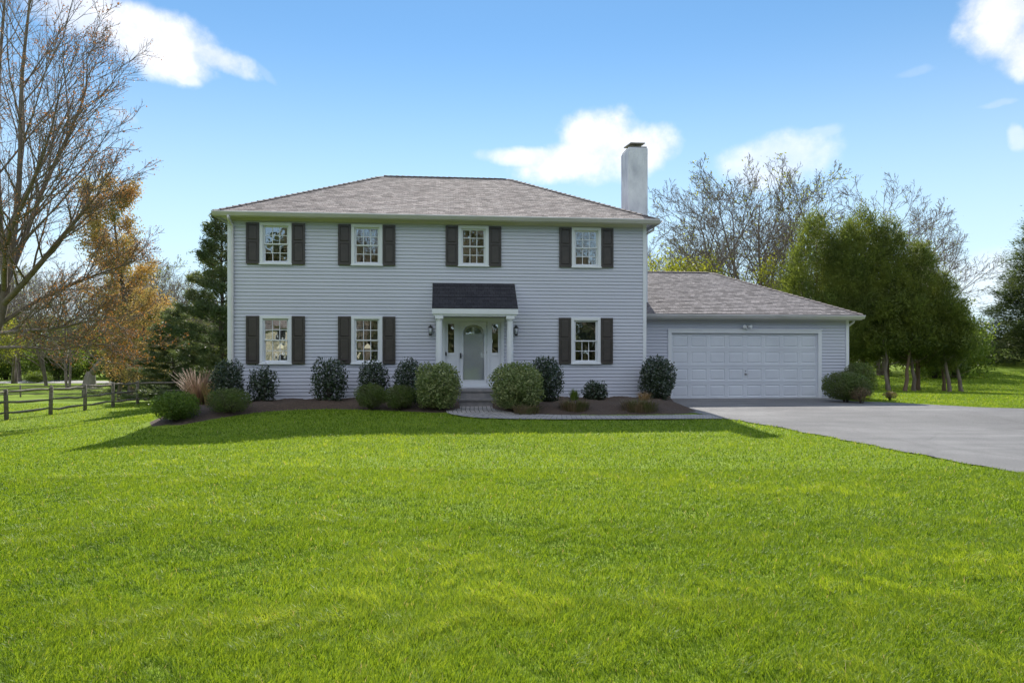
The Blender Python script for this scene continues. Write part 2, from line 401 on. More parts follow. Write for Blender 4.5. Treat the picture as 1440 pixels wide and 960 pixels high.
road = strip_rows('road', [((-78, 96), (-76, 110)), ((-66, 96), (-66, 106)), ((-58, 96.5), (-58, 103.5)), ((-48, 98), (-47, 102))], M['road'], .03)

P0 = Vector((-8.0, 19.3, 0)); TH = R(5.5)
def hw(s, w, z=0):
    return (P0.x+s*math.cos(TH)-w*math.sin(TH), P0.y+s*math.sin(TH)+w*math.cos(TH), z)
# mulch bed: front edge polyline (world), back edge along the walls
FE = [(-8.95, 20.5), (-8.7, 17.6), (-8.6, 15.9), (-8.2, 15.2), (-7.5, 15.05), (-7.05, 15.6), (-6.7, 16.15), (-6.1, 17.0), (-5.6, 17.5), (-4.8, 17.8), (-4.0, 17.6), (-3.0, 17.2), (-2.0, 16.6), (-1.35, 16.7), (-1.3, 17.6)]
FE2 = [(-.48, 17.4), (-.42, 16.7), (.1, 16.25), (.8, 16.05), (2, 16.0), (3.2, 16.05), (4.2, 16.2), (4.75, 16.6), (4.35, 17.6), (4.4, 18.6), (4.6, 19.4), (4.88, 20.2), (4.95, 21.2)]
def dense(pl, n):
    d = [0]
    for a, b in zip(pl, pl[1:]): d.append(d[-1]+math.dist(a, b))
    out = []
    for k in range(n):
        t = d[-1]*k/(n-1)
        for q in range(len(pl)-1):
            if t <= d[q+1]+1e-9:
                f = (t-d[q])/(d[q+1]-d[q]); out.append((pl[q][0]+(pl[q+1][0]-pl[q][0])*f, pl[q][1]+(pl[q+1][1]-pl[q][1])*f)); break
    return out
rb = random.Random(5)
def bed(fr, bk, n):
    a = dense(fr, n); b = dense(bk, n)
    return [((p[0]+rb.uniform(-.03, .03), p[1]+rb.uniform(-.03, .03)), q) for p, q in zip(a, b)]
mound = lambda x, y, t: -.012+.19*S(t*2.2)+.02*math.sin(x*7+y*3)*S(t*4)+.012*math.sin(x*23+y*17)*S(t*5)
b1 = [hw(-.9, 2.5)[:2], hw(-.3, .9)[:2], hw(0, .05)[:2], hw(1, .05)[:2], hw(2.6, .05)[:2], hw(4, .05)[:2], hw(5.8, .05)[:2], hw(6.3, .05)[:2]]
b2 = [hw(7.5, .05)[:2], hw(9, .05)[:2], hw(10.5, .05)[:2], hw(12.1, .05)[:2], hw(12.1, 1.45)[:2], hw(13.2, 1.45)[:2]]
BK1, BK2 = b1, b2
mulch = strip_rows('mulch_bed', bed(FE, b1, 90), M['mulch'], 0, nseg=20, fn=mound)
mulch2 = strip_rows('mulch_bed', bed(FE2, b2, 90), M['mulch'], 0, nseg=20, fn=mound)
# brick walk from the step, curving along the bed to the driveway
cl = [(-.98, 18.55), (-.94, 17.9), (-.92, 17.2), (-.85, 16.6), (-.45, 16.05), (.2, 15.78), (1, 15.62), (2, 15.58), (3.2, 15.6), (4.1, 15.68), (4.7, 15.72)]
cw = [.72, .72, .74, .72, .55, .42, .36, .34, .34, .38, .42]
dc = dense(cl, 70); rows = []
for k, p in enumerate(dc):
    q = dc[min(k+1, 69)]; o = dc[max(k-1, 0)]; d = Vector((q[0]-o[0], q[1]-o[1])).normalized(); nrm = Vector((-d.y, d.x))
    wv = interp([(i_, c) for i_, c in enumerate(cw)], k/69*10)
    rows.append(((p[0]+nrm.x*wv, p[1]+nrm.y*wv), (p[0]-nrm.x*wv, p[1]-nrm.y*wv)))
WALKP = [r_[0] for r_ in rows]+[r_[1] for r_ in rows[::-1]]
walk = strip_rows('path', rows, M['paver'], .03, nseg=8)

# ------------------------------------------------------------------ house
house = empty('house', tuple(P0), TH)
tag(house, 'two storey grey blue clapboard house with dark shutters, chimney and attached two car garage', 'house')
W_, D_ = 12.04, 7.7
GS, GF, GD = 19.3, 1.4, 7.7     # garage right end, garage front plane, depth

def rects(s0, s1, z0, z1, ops):
    xs = sorted({s0, s1, *[o[0] for o in ops], *[o[1] for o in ops]}); out = []
    for a, b in zip(xs, xs[1:]):
        z = z0
        for o in sorted([o for o in ops if o[0] <= a+1e-6 and o[1] >= b-1e-6], key=lambda o: o[2]):
            if o[2] > z+1e-6: out.append((a, b, z, o[2]))
            z = o[3]
        if z < z1-1e-6: out.append((a, b, z, z1))
    return out
def siding(mb, fm, s0, s1, z0, z1, ops, lap=.1016):
    """lapped boards; fm(s, out, z) -> local xyz"""
    z = z0
    while z < z1-1e-3:
        zt = min(z+lap, z1)
        sp = [(s0, s1)]
        for o in ops:
            if o[2] < z+lap*.5 < o[3]:
                ns = []
                for a, b in sp:
                    if o[1] <= a or o[0] >= b: ns.append((a, b)); continue
                    if o[0] > a: ns.append((a, o[0]))
                    if o[1] < b: ns.append((o[1], b))
                sp = ns
        for a, b in sp:
            mb.poly([fm(a, .022, z+.013), fm(b, .022, z+.013), fm(b, .004, zt), fm(a, .004, zt)])
            mb.poly([fm(a, .003, z), fm(b, .003, z), fm(b, .022, z+.013), fm(a, .022, z+.013)])
        z = zt
def wall(name, fm, s0, s1, z0, z1, ops, th=.14):
    mb = MB(); siding(mb, fm, s0, s1, z0, z1, ops)
    for a, b, c, d in rects(s0, s1, z0, z1, ops):
        p, q = fm(a, 0, c), fm(b, -th, d)
        mb.box(min(p[0], q[0]), max(p[0], q[0]), min(p[1], q[1]), max(p[1], q[1]), c, d)
    return mb.build(name, M['siding'], house)

UPW, LOW = 1.19, 1.385
wins = [(1.29, 4.085, UPW), (3.84, 4.085, UPW), (6.905, 4.10, UPW), (10.25, 4.105, UPW), (1.29, 1.255, LOW), (3.84, 1.255, LOW), (10.235, 1.25, LOW)]
WW = .885; TW = .085
wops = [(c-WW/2+.03, c+WW/2-.03, z+.03, z+h-.03) for c, z, h in wins]
dop = (6.05, 7.74, .56, 2.56)
front = lambda s, o, z: (s, -o, z)
wall('wall', front, 0, W_, .25, 5.46, wops+[dop])
wall('wall', lambda s, o, z: (-o, s, z), .14, D_-.14, .25, 5.46, [])
wall('wall', lambda s, o, z: (W_+o, s, z), .14, D_-.14, .25, 5.46, [])
wall('wall', lambda s, o, z: (s, D_+o, z), 0, W_, .25, 5.46, [(2, 3, 1.2, 2.6), (8, 9.8, .6, 2.6)])
gop = (13.32, 18.27, 0.0, 2.23)
wall('garage_wall', lambda s, o, z: (s, GF-o, z), W_+.04, GS, .07, 2.75, [gop])
wall('garage_wall', lambda s, o, z: (GS+o, s, z), GF+.14, GF+GD-.14, .07, 2.75, [])
wall('garage_wall', lambda s, o, z: (s, GF+GD+o, z), W_, GS, .07, 2.75, [])
f = MB(); f.box(.02, W_-.02, .02, D_-.02, -.3, .25); f.box(W_+.05, GS-.02, GF+.02, GF+GD-.02, -.3, .08)
f.build('foundation', M['stone'], house)
# corner boards
MB().prism([(-.034, -.036, .25), (.07, -.036, .25), (.07, -.002, .25), (-.002, -.002, .25), (-.002, .07, .25), (-.034, .07, .25)], (0, 0, 5.2)).build('corner_board', M['trim'], house)
MB().prism([(W_+.034, -.036, .25), (W_-.07, -.036, .25), (W_-.07, -.002, .25), (W_+.002, -.002, .25), (W_+.002, .07, .25), (W_+.034, .07, .25)], (0, 0, 5.2)).build('corner_board', M['trim'], house)
MB().prism([(GS+.034, GF-.036, .07), (GS-.07, GF-.036, .07), (GS-.07, GF-.002, .07), (GS+.002, GF-.002, .07), (GS+.002, GF+.07, .07), (GS+.034, GF+.07, .07)], (0, 0, 2.66)).build('corner_board', M['trim'], house)
# water table strip along the base
wt = MB(); wt.box(.07, 6.0, -.026, -.002, .215, .262); wt.box(7.8, W_-.08, -.026, -.002, .215, .262)
wt.build('base_trim', M['trim'], house)
# interior
it = MB(); it.box(.16, W_-.16, 3.2, 3.3, .3, 5.4); it.box(5.2, 5.3, .16, 3.2, .3, 5.4); it.box(8.3, 8.4, .16, 3.2, .3, 5.4); it.box(.16, W_-.16, .15, 3.2, 2.92, 3.12)
it.box(.16, W_-.16, .15, 3.2, 5.36, 5.42); it.m = 1; it.box(.16, W_-.16, .15, 3.2, .26, .32)
it.build('interior', [M['inner'], M['floorin']], house)

def make_window(h, upper_grille=True, curtain=False):
    """local origin = bottom centre of the outer casing, on the wall plane"""
    w = WW; m = MB(); t = TW
    m.box(-w/2, w/2, -.052, -.012, h-t, h); m.box(-w/2, w/2, -.052, -.012, 0, t*.8)
    m.box(-w/2, -w/2+t, -.05, -.012, t*.8, h-t); m.box(w/2-t, w/2, -.05, -.012, t*.8, h-t)
    m.box(-w/2-.015, w/2+.015, -.075, -.0525, -.004, .03)
    # jambs
    j = .022
    m.box(-w/2+t-.02, -w/2+t+j, -.0118, .10, .03, h-.03); m.box(w/2-t-j, w/2-t+.02, -.0118, .10, .03, h-.03)
    m.box(-w/2+t+j, w/2-t-j, -.0118, .10, h-t-.012, h-.03); m.box(-w/2+t+j, w/2-t-j, -.0118, .10, .03, t*.8+.012)
    r = m.build('window', M['trim'], house)
    x0, x1 = -w/2+t+j, w/2-t-j; z0, z1 = t*.8+.012, h-t-.012; mid = (z0+z1)/2; k = .034
    for (a, b, y, nm_) in ((mid-.012, z1, .012, 'upper_sash'), (z0, mid+.016, .046, 'lower_sash')):
        s = MB(); s.box(x0+.001, x0+k, y, y+.03, a, b); s.box(x1-k, x1-.001, y, y+.03, a, b); s.box(x0+k, x1-k, y, y+.03, b-k, b-.001); s.box(x0+k, x1-k, y, y+.03, a+.001, a+k)
        s.build('sash', M['trim'], r)
        p = MB(); p.box(x0+k-.004, x1-k+.004, y+.014, y+.018, a+k-.004, b-k+.004); p.build('pane', M['glass'], r)
        if nm_ == 'upper_sash' and not upper_grille: continue
        g = MB(); gw = .0095
        for q in (1, 2):
            x = x0+k+(x1-x0-2*k)*q/3; g.box(x-gw, x+gw, y+.006, y+.0125, a+k, b-k)
        zz = (a+b)/2; g.box(x0+k, x1-k, y+.0045, y+.0124, zz-gw, zz+gw)
        g.build('grille', M['trim'], r)
    if curtain:
        c = MB()
        for sgn in (-1, 1):
            pts = []
            for q in range(15):
                x = sgn*(w/2-t-.02-q*.012); pts.append((x, .16+.014*(q % 2), 0))
            for a, b in zip(pts, pts[1:]): c.poly([(a[0], a[1], z0), (b[0], b[1], z0), (b[0], b[1], z1), (a[0], a[1], z1)])
        c.build('curtain', M['curtain'], r)
    return r
M['blind'] = pm('blind_cloth', (.34,.33,.32), (.28,.27,.27), 3, .9)
wu = make_window(UPW); wl = make_window(LOW, curtain=True); w7 = make_window(LOW, False)
bl = MB()
for q in range(16): bl.poly([(-.34, .13, 1.27-q*.04), (.34, .13, 1.27-q*.04), (.34, .15, 1.235-q*.04), (-.34, .15, 1.235-q*.04)])
bl.build('blind', M['blind'], w7)
for k, (c, z, h) in enumerate(wins):
    if k == 0: o = wu
    elif k == 4: o = wl
    elif k == 6: o = w7
    else: o = copy_tree(wu if k < 4 else wl, house)
    o.location = (c, 0, z)
def shutter(h):
    w = .36; m = MB(); m.box(-w/2, w/2, -.030, -.0, 0, h)
    y0, y1 = -.045, -.030
    m.box(-w/2, -w/2+.05, y0, y1, 0, h); m.box(w/2-.05, w/2, y0, y1, 0, h)
    for a, b in ((0, .075), (h*.53, h*.53+.06), (h-.055, h)): m.box(-w/2+.05, w/2-.05, y0, y1, a, b)
    for a, b in ((.075, h*.53), (h*.53+.06, h-.055)):
        x0, x1, g = -w/2+.05, w/2-.05, .028
        o = [(x0+.008, y1, a+.008), (x1-.008, y1, a+.008), (x1-.008, y1, b-.008), (x0+.008, y1, b-.008)]
        i_ = [(x0+g, y1-.012, a+g), (x1-g, y1-.012, a+g), (x1-g, y1-.012, b-g), (x0+g, y1-.012, b-g)]
        for q in range(4): m.poly([o[q], o[(q+1) % 4], i_[(q+1) % 4], i_[q]])
        m.poly(i_)
    return m.mesh('shutter')
su, sl = shutter(1.165), shutter(1.36)
for k, (c, z, h) in enumerate(wins):
    for sg in (-1, 1):
        link('shutter', su if k < 4 else sl, M['shutter'], house, (c+sg*(WW/2+.19), -.022, z+.012))

# roofs: hip planes laid in courses
def roof(name, e0, e1, ez, w0, w1, r0, r1, rz, mat, thick=.03, gable_left=False):
    """eave rectangle e0..e1 x w0..w1 at ez, ridge r0..r1 at rz"""
    wm = (w0+w1)/2; vs = []; fs = []; uv = []
    def plane(a, b, c, d, u0):
        a, b, c, d = map(Vector, (a, b, c, d))       # a,b eave; d,c ridge end
        n = (b-a).cross(d-a).normalized(); L_ = ((a+b)/2-(c+d)/2).length
        mid = ((d+c)/2-(a+b)/2); run = abs(mid.dot((b-a).cross(n).normalized())); nc = max(1, round(run/.14))
        for q in range(nc):
            t0, t1 = q/nc, (q+1)/nc
            p0, p1 = a.lerp(d, t0), b.lerp(c, t0); p3, p2 = a.lerp(d, t1), b.lerp(c, t1)
            k = len(vs); off = n*.014; o2 = n*.003
            along = (b-a).normalized()
            # wavy butt edge: split the course in tabs of slightly different lift
            m_ = max(1, int((p1-p0).length/.32)); rr = random.Random(q*7+int(u0*3))
            for h_ in range(m_):
                f0, f1 = h_/m_, (h_+1)/m_; lift = off*rr.choice((.85, 1, 1, 1.2)); k = len(vs)
                A, B, C_, D = p0.lerp(p1, f0)+lift, p0.lerp(p1, f1)+lift, p3.lerp(p2, f1)+o2, p3.lerp(p2, f0)+o2
                A2, B2 = p0.lerp(p1, f0), p0.lerp(p1, f1)
                for v in (A, B, C_, D, A2, B2): vs.append(tuple(v))
                fs.append((k, k+1, k+2, k+3)); fs.append((k+4, k+5, k+1, k))
                def U(v, tt): return ((v-a).dot(along)+u0, tt*.14*nc)
                uv.extend([U(A, t0), U(B, t0), U(C_, t1), U(D, t1)]); uv.extend([U(A2, t0), U(B2, t0), U(B, t0), U(A, t0)])
    plane((e0, w0, ez), (e1, w0, ez), (r1, wm, rz), (r0, wm, rz), 0)
    plane((e1, w1, ez), (e0, w1, ez), (r0, wm, rz), (r1, wm, rz), 40)
    plane((e1, w0, ez), (e1, w1, ez), (r1, wm, rz), (r1, wm, rz), 80)
    if not gable_left: plane((e0, w1, ez), (e0, w0, ez), (r0, wm, rz), (r0, wm, rz), 120)
    me = bpy.data.meshes.new(name); me.from_pydata(vs, [], fs); u = me.uv_layers.new(name='uv'); u.data.foreach_set('uv', np.array(uv).ravel())
    me.update(); o = link(name, me, mat, house)
    # deck underneath and hip caps
    d = MB(); z = ez-.03
    c_ = [(e0, w0), (e1, w0), (e1, w1), (e0, w1)]
    P = [Vector((x, y, z)) for x, y in c_]; Q = [Vector((r0, wm, rz-.03)), Vector((r1, wm, rz-.03))]
    d.poly([P[0], P[1], Q[1], Q[0]]); d.poly([P[2], P[3], Q[0], Q[1]]); d.poly([P[1], P[2], Q[1]]); d.poly([P[3], P[0], Q[0]])
    d.build('roof_deck', M['cap'], o)
    h = MB(); rng = random.Random(3)
    def capline(p, q):
        p, q = Vector(p), Vector(q); n_ = int((q-p).length/.2); dr = (q-p).normalized(); sd = dr.cross(Vector((0, 0, 1))).normalized(); up = sd.cross(dr)
        for k in range(n_):
            a = p+dr*(.2*k); b = a+dr*.23; l0, l1 = .034+rng.uniform(0, .008), .016
            A = a+up*l0; B = b+up*l1
            h.poly([a+sd*.11-up*.012+up*l0*.3, b+sd*.11-up*.012, B, A]); h.poly([A, B, b-sd*.11-up*.012, a-sd*.11-up*.012+up*l0*.3])
            h.poly([a-sd*.11-up*.012, a+sd*.11-up*.012, A])
    capline((e0, w0, ez), (r0, wm, rz)) if not gable_left else None
    capline((e1, w0, ez), (r1, wm, rz)); capline((e1, w1, ez), (r1, wm, rz)); capline((r0, wm, rz), (r1, wm, rz))
    if not gable_left: capline((e0, w1, ez), (r0, wm, rz))
    h.build('ridge_cap', M['capshingle'], o)
    return o
M['capshingle'] = pm('cap_shingle', (.26,.22,.20), (.19,.16,.15), 6, .9, .6, 60)
OV = .30
roof('roof', -OV-.02, W_+OV+.02, 5.515, -OV-.03, D_+OV+.03, 3.98, 8.28, 7.68, M['shingle'])
roof('garage_roof', W_+.02, GS+.32, 2.83, GF-OV-.03, GF+GD+OV+.03, W_+.02, 16.18, 4.67, M['shingleg'], gable_left=True)
# soffit + fascia
sf = MB(); z0, z1 = 5.445, 5.46
sf.box(-OV, W_+OV, -OV, 0, z0, z1); sf.box(-OV, W_+OV, D_, D_+OV, z0, z1); sf.box(-OV, 0, 0, D_, z0, z1); sf.box(W_, W_+OV, 0, D_, z0, z1)
sf.box(-OV-.015, W_+OV+.015, -OV-.017, -OV-.001, 5.37, 5.50); sf.box(-OV-.017, -OV-.001, -OV, D_+OV, 5.37, 5.50); sf.box(W_+OV+.001, W_+OV+.017, -OV, D_+OV, 5.37, 5.50); sf.box(-OV-.015, W_+OV+.015, D_+OV+.001, D_+OV+.017, 5.37, 5.50)
sf.build('soffit', M['gutter'], house)
fz = MB(); fz.box(.08, W_-.08, -.034, -.021, 5.33, 5.443); fz.build('frieze_board', M['gutter'], house)
sf = MB(); z0, z1 = 2.735, 2.75
sf.box(W_+.04, GS+OV, GF-OV, GF, z0, z1); sf.box(GS, GS+OV, GF, GF+GD, z0, z1); sf.box(W_+.04, GS+OV, GF+GD, GF+GD+OV, z0, z1)
sf.box(W_+.04, GS+OV+.015, GF-OV-.017, GF-OV-.001, 2.66, 2.81); sf.box(GS+OV+.001, GS+OV+.017, GF-OV, GF+GD+OV, 2.66, 2.81)
sf.build('soffit', M['gutter'], house)
def gutter(x0, x1, y, z):
    # K-style profile, open on top
    pr = [(0, 0), (-.055, 0), (-.085, .04), (-.105, .075), (-.12, .082), (-.12, .118), (-.108, .118), (-.095, .09), (-.05, .012), (-.006, .012), (-.006, .118), (0, .118)]
    return MB().prism([(x0, y+a, z+b) for a, b in pr], (x1-x0, 0, 0))
gutter(-OV-.04, W_+OV+.04, -OV-.018, 5.392).build('gutter', M['gutter'], house)
gutter(W_+.04, GS+OV+.06, GF-OV-.018, 2.695).build('gutter', M['gutter'], house)
# side gutters
for (x, y0, y1, z) in ((W_+OV+.018, -OV, D_+OV, 5.392), (GS+OV+.018, GF-OV, GF+GD+OV, 2.695)):
    pr = [(0, 0), (.055, 0), (.085, .04), (.12, .082), (.12, .118), (.108, .118), (.05, .012), (.006, .012), (0, .118)]
    MB().prism([(x+a, y0, z+b) for a, b in pr], (0, y1-y0, 0)).build('gutter', M['gutter'], house)
def downspout(pts, r=.038):
    return MB().tube(pts, r, 8).build('downspout', M['gutter'], house)
downspout([(.09, -OV-.07, 5.40), (.09, -OV-.07, 5.33), (.10, -.18, 5.24), (.115, -.075, 5.16), (.115, -.075, 4.9), (.115, -.075, .45), (.115, -.09, .36), (.115, -.25, .28)])
downspout([(W_+OV+.07, .35, 5.40), (W_+OV+.07, .35, 5.33), (W_+.20, .35, 5.24), (W_+.075, .35, 5.12), (W_+.075, .35, 4.8), (W_+.075, .35, .3)])
downspout([(GS+OV+.07, GF+.25, 2.70), (GS+OV+.065, GF+.25, 2.62), (GS+.20, GF+.25, 2.50), (GS+.08, GF+.25, 2.42), (GS+.075, GF+.25, 2.2), (GS+.075, GF+.25, .15)])

# chimney
ch = MB(); ch.box(W_+.04, W_+.70, 2.02, 2.98, 0, 8.36)
me = ch.mesh('chimney')
chimney = link('chimney', me, M['stucco'], house)
bv = chimney.modifiers.new('soft', 'BEVEL'); bv.width = .035; bv.segments = 2
cr = MB(); cr.box(W_+.07, W_+.67, 2.05, 2.95, 8.36, 8.40); cr.build('crown', M['stone'], chimney)
fl = MB(); fl.tube([(W_+.37, 2.5, 8.40), (W_+.37, 2.5, 8.47)], .13, 12)
for a, b in ((-.17, -.3), (.17, -.3), (-.17, .3), (.17, .3)): fl.tube([(W_+.37+a*.6, 2.5+b*.6, 8.40), (W_+.37+a*.6, 2.5+b*.6, 8.52+b*.12)], .012, 5)
fl.build('flue', M['cap'], chimney)
cp = MB(); cp.prism([(W_+.13, 2.05, 8.495), (W_+.61, 2.05, 8.495), (W_+.61, 2.95, 8.60), (W_+.13, 2.95, 8.60)], (0, 0, .035)); cp.build('chimney_cap', M['cap'], chimney)

# ---- porch
px0, px1, pw = 5.72, 8.11, -1.02
pv = MB()
vs = []; nco = 7
for q in range(nco):
    t0, t1 = q/nco, (q+1)/nco
    a = (px0, pw+(0-pw)*t0, 2.81+(3.62-2.81)*t0); b = (px0, pw+(0-pw)*t1, 2.81+(3.62-2.81)*t1)
    pv.poly([(px0, a[1], a[2]+.016), (px1, a[1], a[2]+.016), (px1, b[1], b[2]+.003), (px0, b[1], b[2]+.003)])
    pv.poly([(px0, a[1], a[2]), (px1, a[1], a[2]), (px1, a[1], a[2]+.016), (px0, a[1], a[2]+.016)])
me = pv.mesh('porch_roof'); u = me.uv_layers.new(name='uv')
for p in me.polygons:
    for li in p.loop_indices:
        co = me.vertices[me.loops[li].vertex_index].co; u.data[li].uv = (co.x, (co.y-pw)*1.28)
proof = link('porch_roof', me, M['shingled'], house)
# the shed body under the shingles
MB().prism([(px0+.03, pw+.03, 2.80), (px0+.03, -.022, 2.80), (px0+.03, -.022, 3.585)], (px1-px0-.06, 0, 0)).build('porch_gable', M['trim'], house)
MB().prism([(px0, pw, 2.785), (px0, pw, 2.809), (px0, -.021, 3.615), (px0, -.021, 3.59), (px0, pw+.03, 2.785)], (.028, 0, 0)).build('rake_board', M['dark'], house)
MB().prism([(px1-.028, pw, 2.785), (px1-.028, pw, 2.809), (px1-.028, -.021, 3.615), (px1-.028, -.021, 3.59), (px1-.028, pw+.03, 2.785)], (.028, 0, 0)).build('rake_board', M['dark'], house)
bm = MB(); bm.box(px0+.04, px1-.04, pw+.02, pw+.20, 2.60, 2.80); bm.box(px0+.04, px0+.20, pw+.20, -.021, 2.60, 2.80); bm.box(px1-.20, px1-.04, pw+.20, -.021, 2.60, 2.80)
bm.box(px0+.0, px1-.0, pw-.015, pw+.02, 2.655, 2.80)
bm.build('porch_beam', M['trim'], house)
cl_ = MB(); cl_.box(px0+.20, px1-.20, pw+.20, -.021, 2.62, 2.64); cl_.build('porch_ceiling', M['trim'], house)
for cx in (5.915, 7.895):
    c = MB(); yy = pw+.12
    c.lathe([(.125, 0), (.125, .05), (.11, .07), (.098, .10), (.096, .6), (.094, 1.2), (.086, 1.88), (.088, 1.92), (.104, 1.94), (.104, 1.965)], (cx, yy, .56), 20)
    c.box(cx-.115, cx+.115, yy-.115, yy+.115, 2.525, 2.60)
    c.build('porch_column', M['trim'], house)
st = MB(); st.box(5.70, 8.12, pw-.06, -.001, 0, .555); st.box(6.1, 7.7, pw-.42, pw-.0605, 0, .325)
st.box(5.67, 8.15, pw-.09, pw-.061, .50, .56); st.box(6.07, 7.73, pw-.45, pw-.421, .275, .33)
st.build('stoop', M['stone'], house)
# door surround with sidelights
d0, d1, dz0, dz1 = dop
dm = MB()
dm.box(d0-.06, d1+.06, -.045, -.012, 2.50, 2.60); dm.box(d0-.06, d0+.03, -.045, -.012, dz0, 2.50); dm.box(d1-.03, d1+.06, -.045, -.012, dz0, 2.50)
for x in (6.455, 7.335): dm.box(x-.03, x+.03, -.04, .08, dz0, 2.50)
dm.box(d0, d1, -.0115, .10, 2.50, 2.56); dm.box(d0, d1, -.07, .10, dz0+.0, dz0+.045)
dm.build('door_frame', M['trim'], house)
for (a, b) in ((d0+.03, 6.425), (7.365, d1-.03)):
    g0, g1, gz0, gz1 = (a+b)/2-.09, (a+b)/2+.09, 1.585, 2.43
    m = MB(); y0, y1 = .0, .045; zb = dz0+.045
    m.box(a, g0, y0, y1, zb, 2.50); m.box(g1, b, y0, y1, zb, 2.50); m.box(g0, g1, y0, y1, gz1, 2.50); m.box(g0, g1, y0, y1, zb, gz0)
    m.box(g0-.02, g1+.02, y0-.012, y0-.0005, 1.50, gz0-.0); m.box(a+.05, b-.05, y0-.014, y0-.0005, .72, 1.38)
    r = m.build('sidelight', M['trim'], house)
    MB().box(g0-.003, g1+.003, .02, .024, gz0-.003, gz1+.003).build('pane', M['glass'], r)
# storm door: frame with arched opening, glass, handle; inner door behind
sx0, sx1, sz0, sz1 = 6.49, 7.30, dz0+.05, 2.495
ax0, ax1, az0, az1 = 6.605, 7.215, .79, 2.40
n = 14; rad = (ax1-ax0)/2; cxm = (ax0+ax1)/2; arch = []
for k in range(n+1):
    a = math.pi*(1-k/n); arch.append((cxm+rad*math.cos(a), az1-rad*.72+rad*.72*math.sin(a)))
inner = [(ax0, az0)]+arch+[(ax1, az0)]
outer = []
for (x, z) in inner:
    if z <= az0+.001: outer.append((sx0 if x < cxm else sx1, sz0))
    else:
        k = (z-(az1-rad*.72))/(rad*.72)
        outer.append((sx0, z+(sz1-z)*0) if x < ax0+.001 else ((sx1, z) if x > ax1-.001 else (sx0+(x-ax0)/(ax1-ax0)*(sx1-sx0), sz1)))
m = MB(); nI = len(inner)
for k in range(nI):
    k2 = (k+1) % nI
    A, B, C_, D = outer[k], outer[k2], inner[k2], inner[k]
    m.poly([(A[0], -.012, A[1]), (B[0], -.012, B[1]), (C_[0], -.012, C_[1]), (D[0], -.012, D[1])][::-1])
    m.poly([(D[0], -.012, D[1]), (C_[0], -.012, C_[1]), (C_[0], .018, C_[1]), (D[0], .018, D[1])])
    m.poly([(A[0], .018, A[1]), (B[0], .018, B[1]), (C_[0], .018, C_[1]), (D[0], .018, D[1])])
# a bead round the glass
for k in range(nI):
    k2 = (k+1) % nI; C_, D = inner[k2], inner[k]
    m.tube([(D[0], -.014, D[1]), (C_[0], -.014, C_[1])], .009, 5)
sd = m.build('storm_door', M['trim'], house)
g = MB(); g.poly([(x, .004, z) for x, z in inner]); g.poly([(x, .008, z) for x, z in inner][::-1]); g.build('pane', M['glassd'], sd)
hd = MB(); hd.box(6.515, 6.548, -.05, -.0125, 1.42, 1.58); hd.tube([(6.53, -.05, 1.52), (6.53, -.075, 1.50), (6.59, -.075, 1.50)], .008, 6); hd.build('handle', M['dark'], sd)
for z in (.75, 1.6, 2.35): MB().box(7.288, 7.302, -.026, -.0125, z-.035, z+.035).build('hinge', M['metal'], sd)
idr = MB(); idr.box(sx0, sx1, .095, .13, sz0, sz1)
for (a, b, c, d) in ((6.60, 6.86, .8, 1.35), (6.96, 7.21, .8, 1.35), (6.60, 6.86, 1.5, 2.05), (6.96, 7.21, 1.5, 2.05)): idr.box(a, b, .083, .0945, c, d)
idd = idr.build('front_door', M['trim'], house)
fan = MB()
for sg, a0 in ((-1, 0), (1, 0)):
    pts = [(6.905+sg*.03, 2.14)]+[(6.905+sg*(.03+.22*math.cos(R(a))), 2.14+.19*math.sin(R(a))) for a in range(0, 91, 15)]
    fan.poly([(x, .080, z) for x, z in (pts if sg < 0 else pts[::-1])])
fan.build('fan_light', M['glass'], idd)
kn = MB(); kn.tube([(6.56, .094, 1.50), (6.56, .05, 1.50)], .025, 8); kn.build('handle', M['metal'], idd)
lb = MB(); lb.box(6.085, 6.125, -.06, -.0455, 1.50, 1.60); lb.tube([(6.095, -.052, 1.60), (6.105, -.052, 1.635), (6.115, -.052, 1.60)], .004, 5); lb.build('lock_box', M['dark'], house)
# wall lanterns
for lx in (5.66, 8.145):
    m = MB(); m.box(lx-.04, lx+.04, -.035, -.022, 2.17, 2.33); m.tube([(lx, -.035, 2.30), (lx, -.09, 2.40), (lx, -.13, 2.37)], .01, 6)
    m.lathe([(.012, .16), (.075, .10), (.085, .09), (.06, .085)], (lx, -.13, 2.22), 8)
    m.lathe([(.03, -.13), (.055, -.10), (.058, -.095)], (lx, -.13, 2.22), 8)
    for q in range(4):
        a = math.pi/4+q*math.pi/2; m.tube([(lx+.055*math.cos(a), -.13+.055*math.sin(a), 2.12), (lx+.072*math.cos(a), -.13+.072*math.sin(a), 2.31)], .006, 4)
    r = m.build('wall_lantern', M['dark'], house)
    MB().lathe([(.045, -.09), (.06, .08)], (lx, -.13, 2.22), 8).build('lantern_glass', M['lglass'] if 'lglass' in M else M['gdoor'], r)

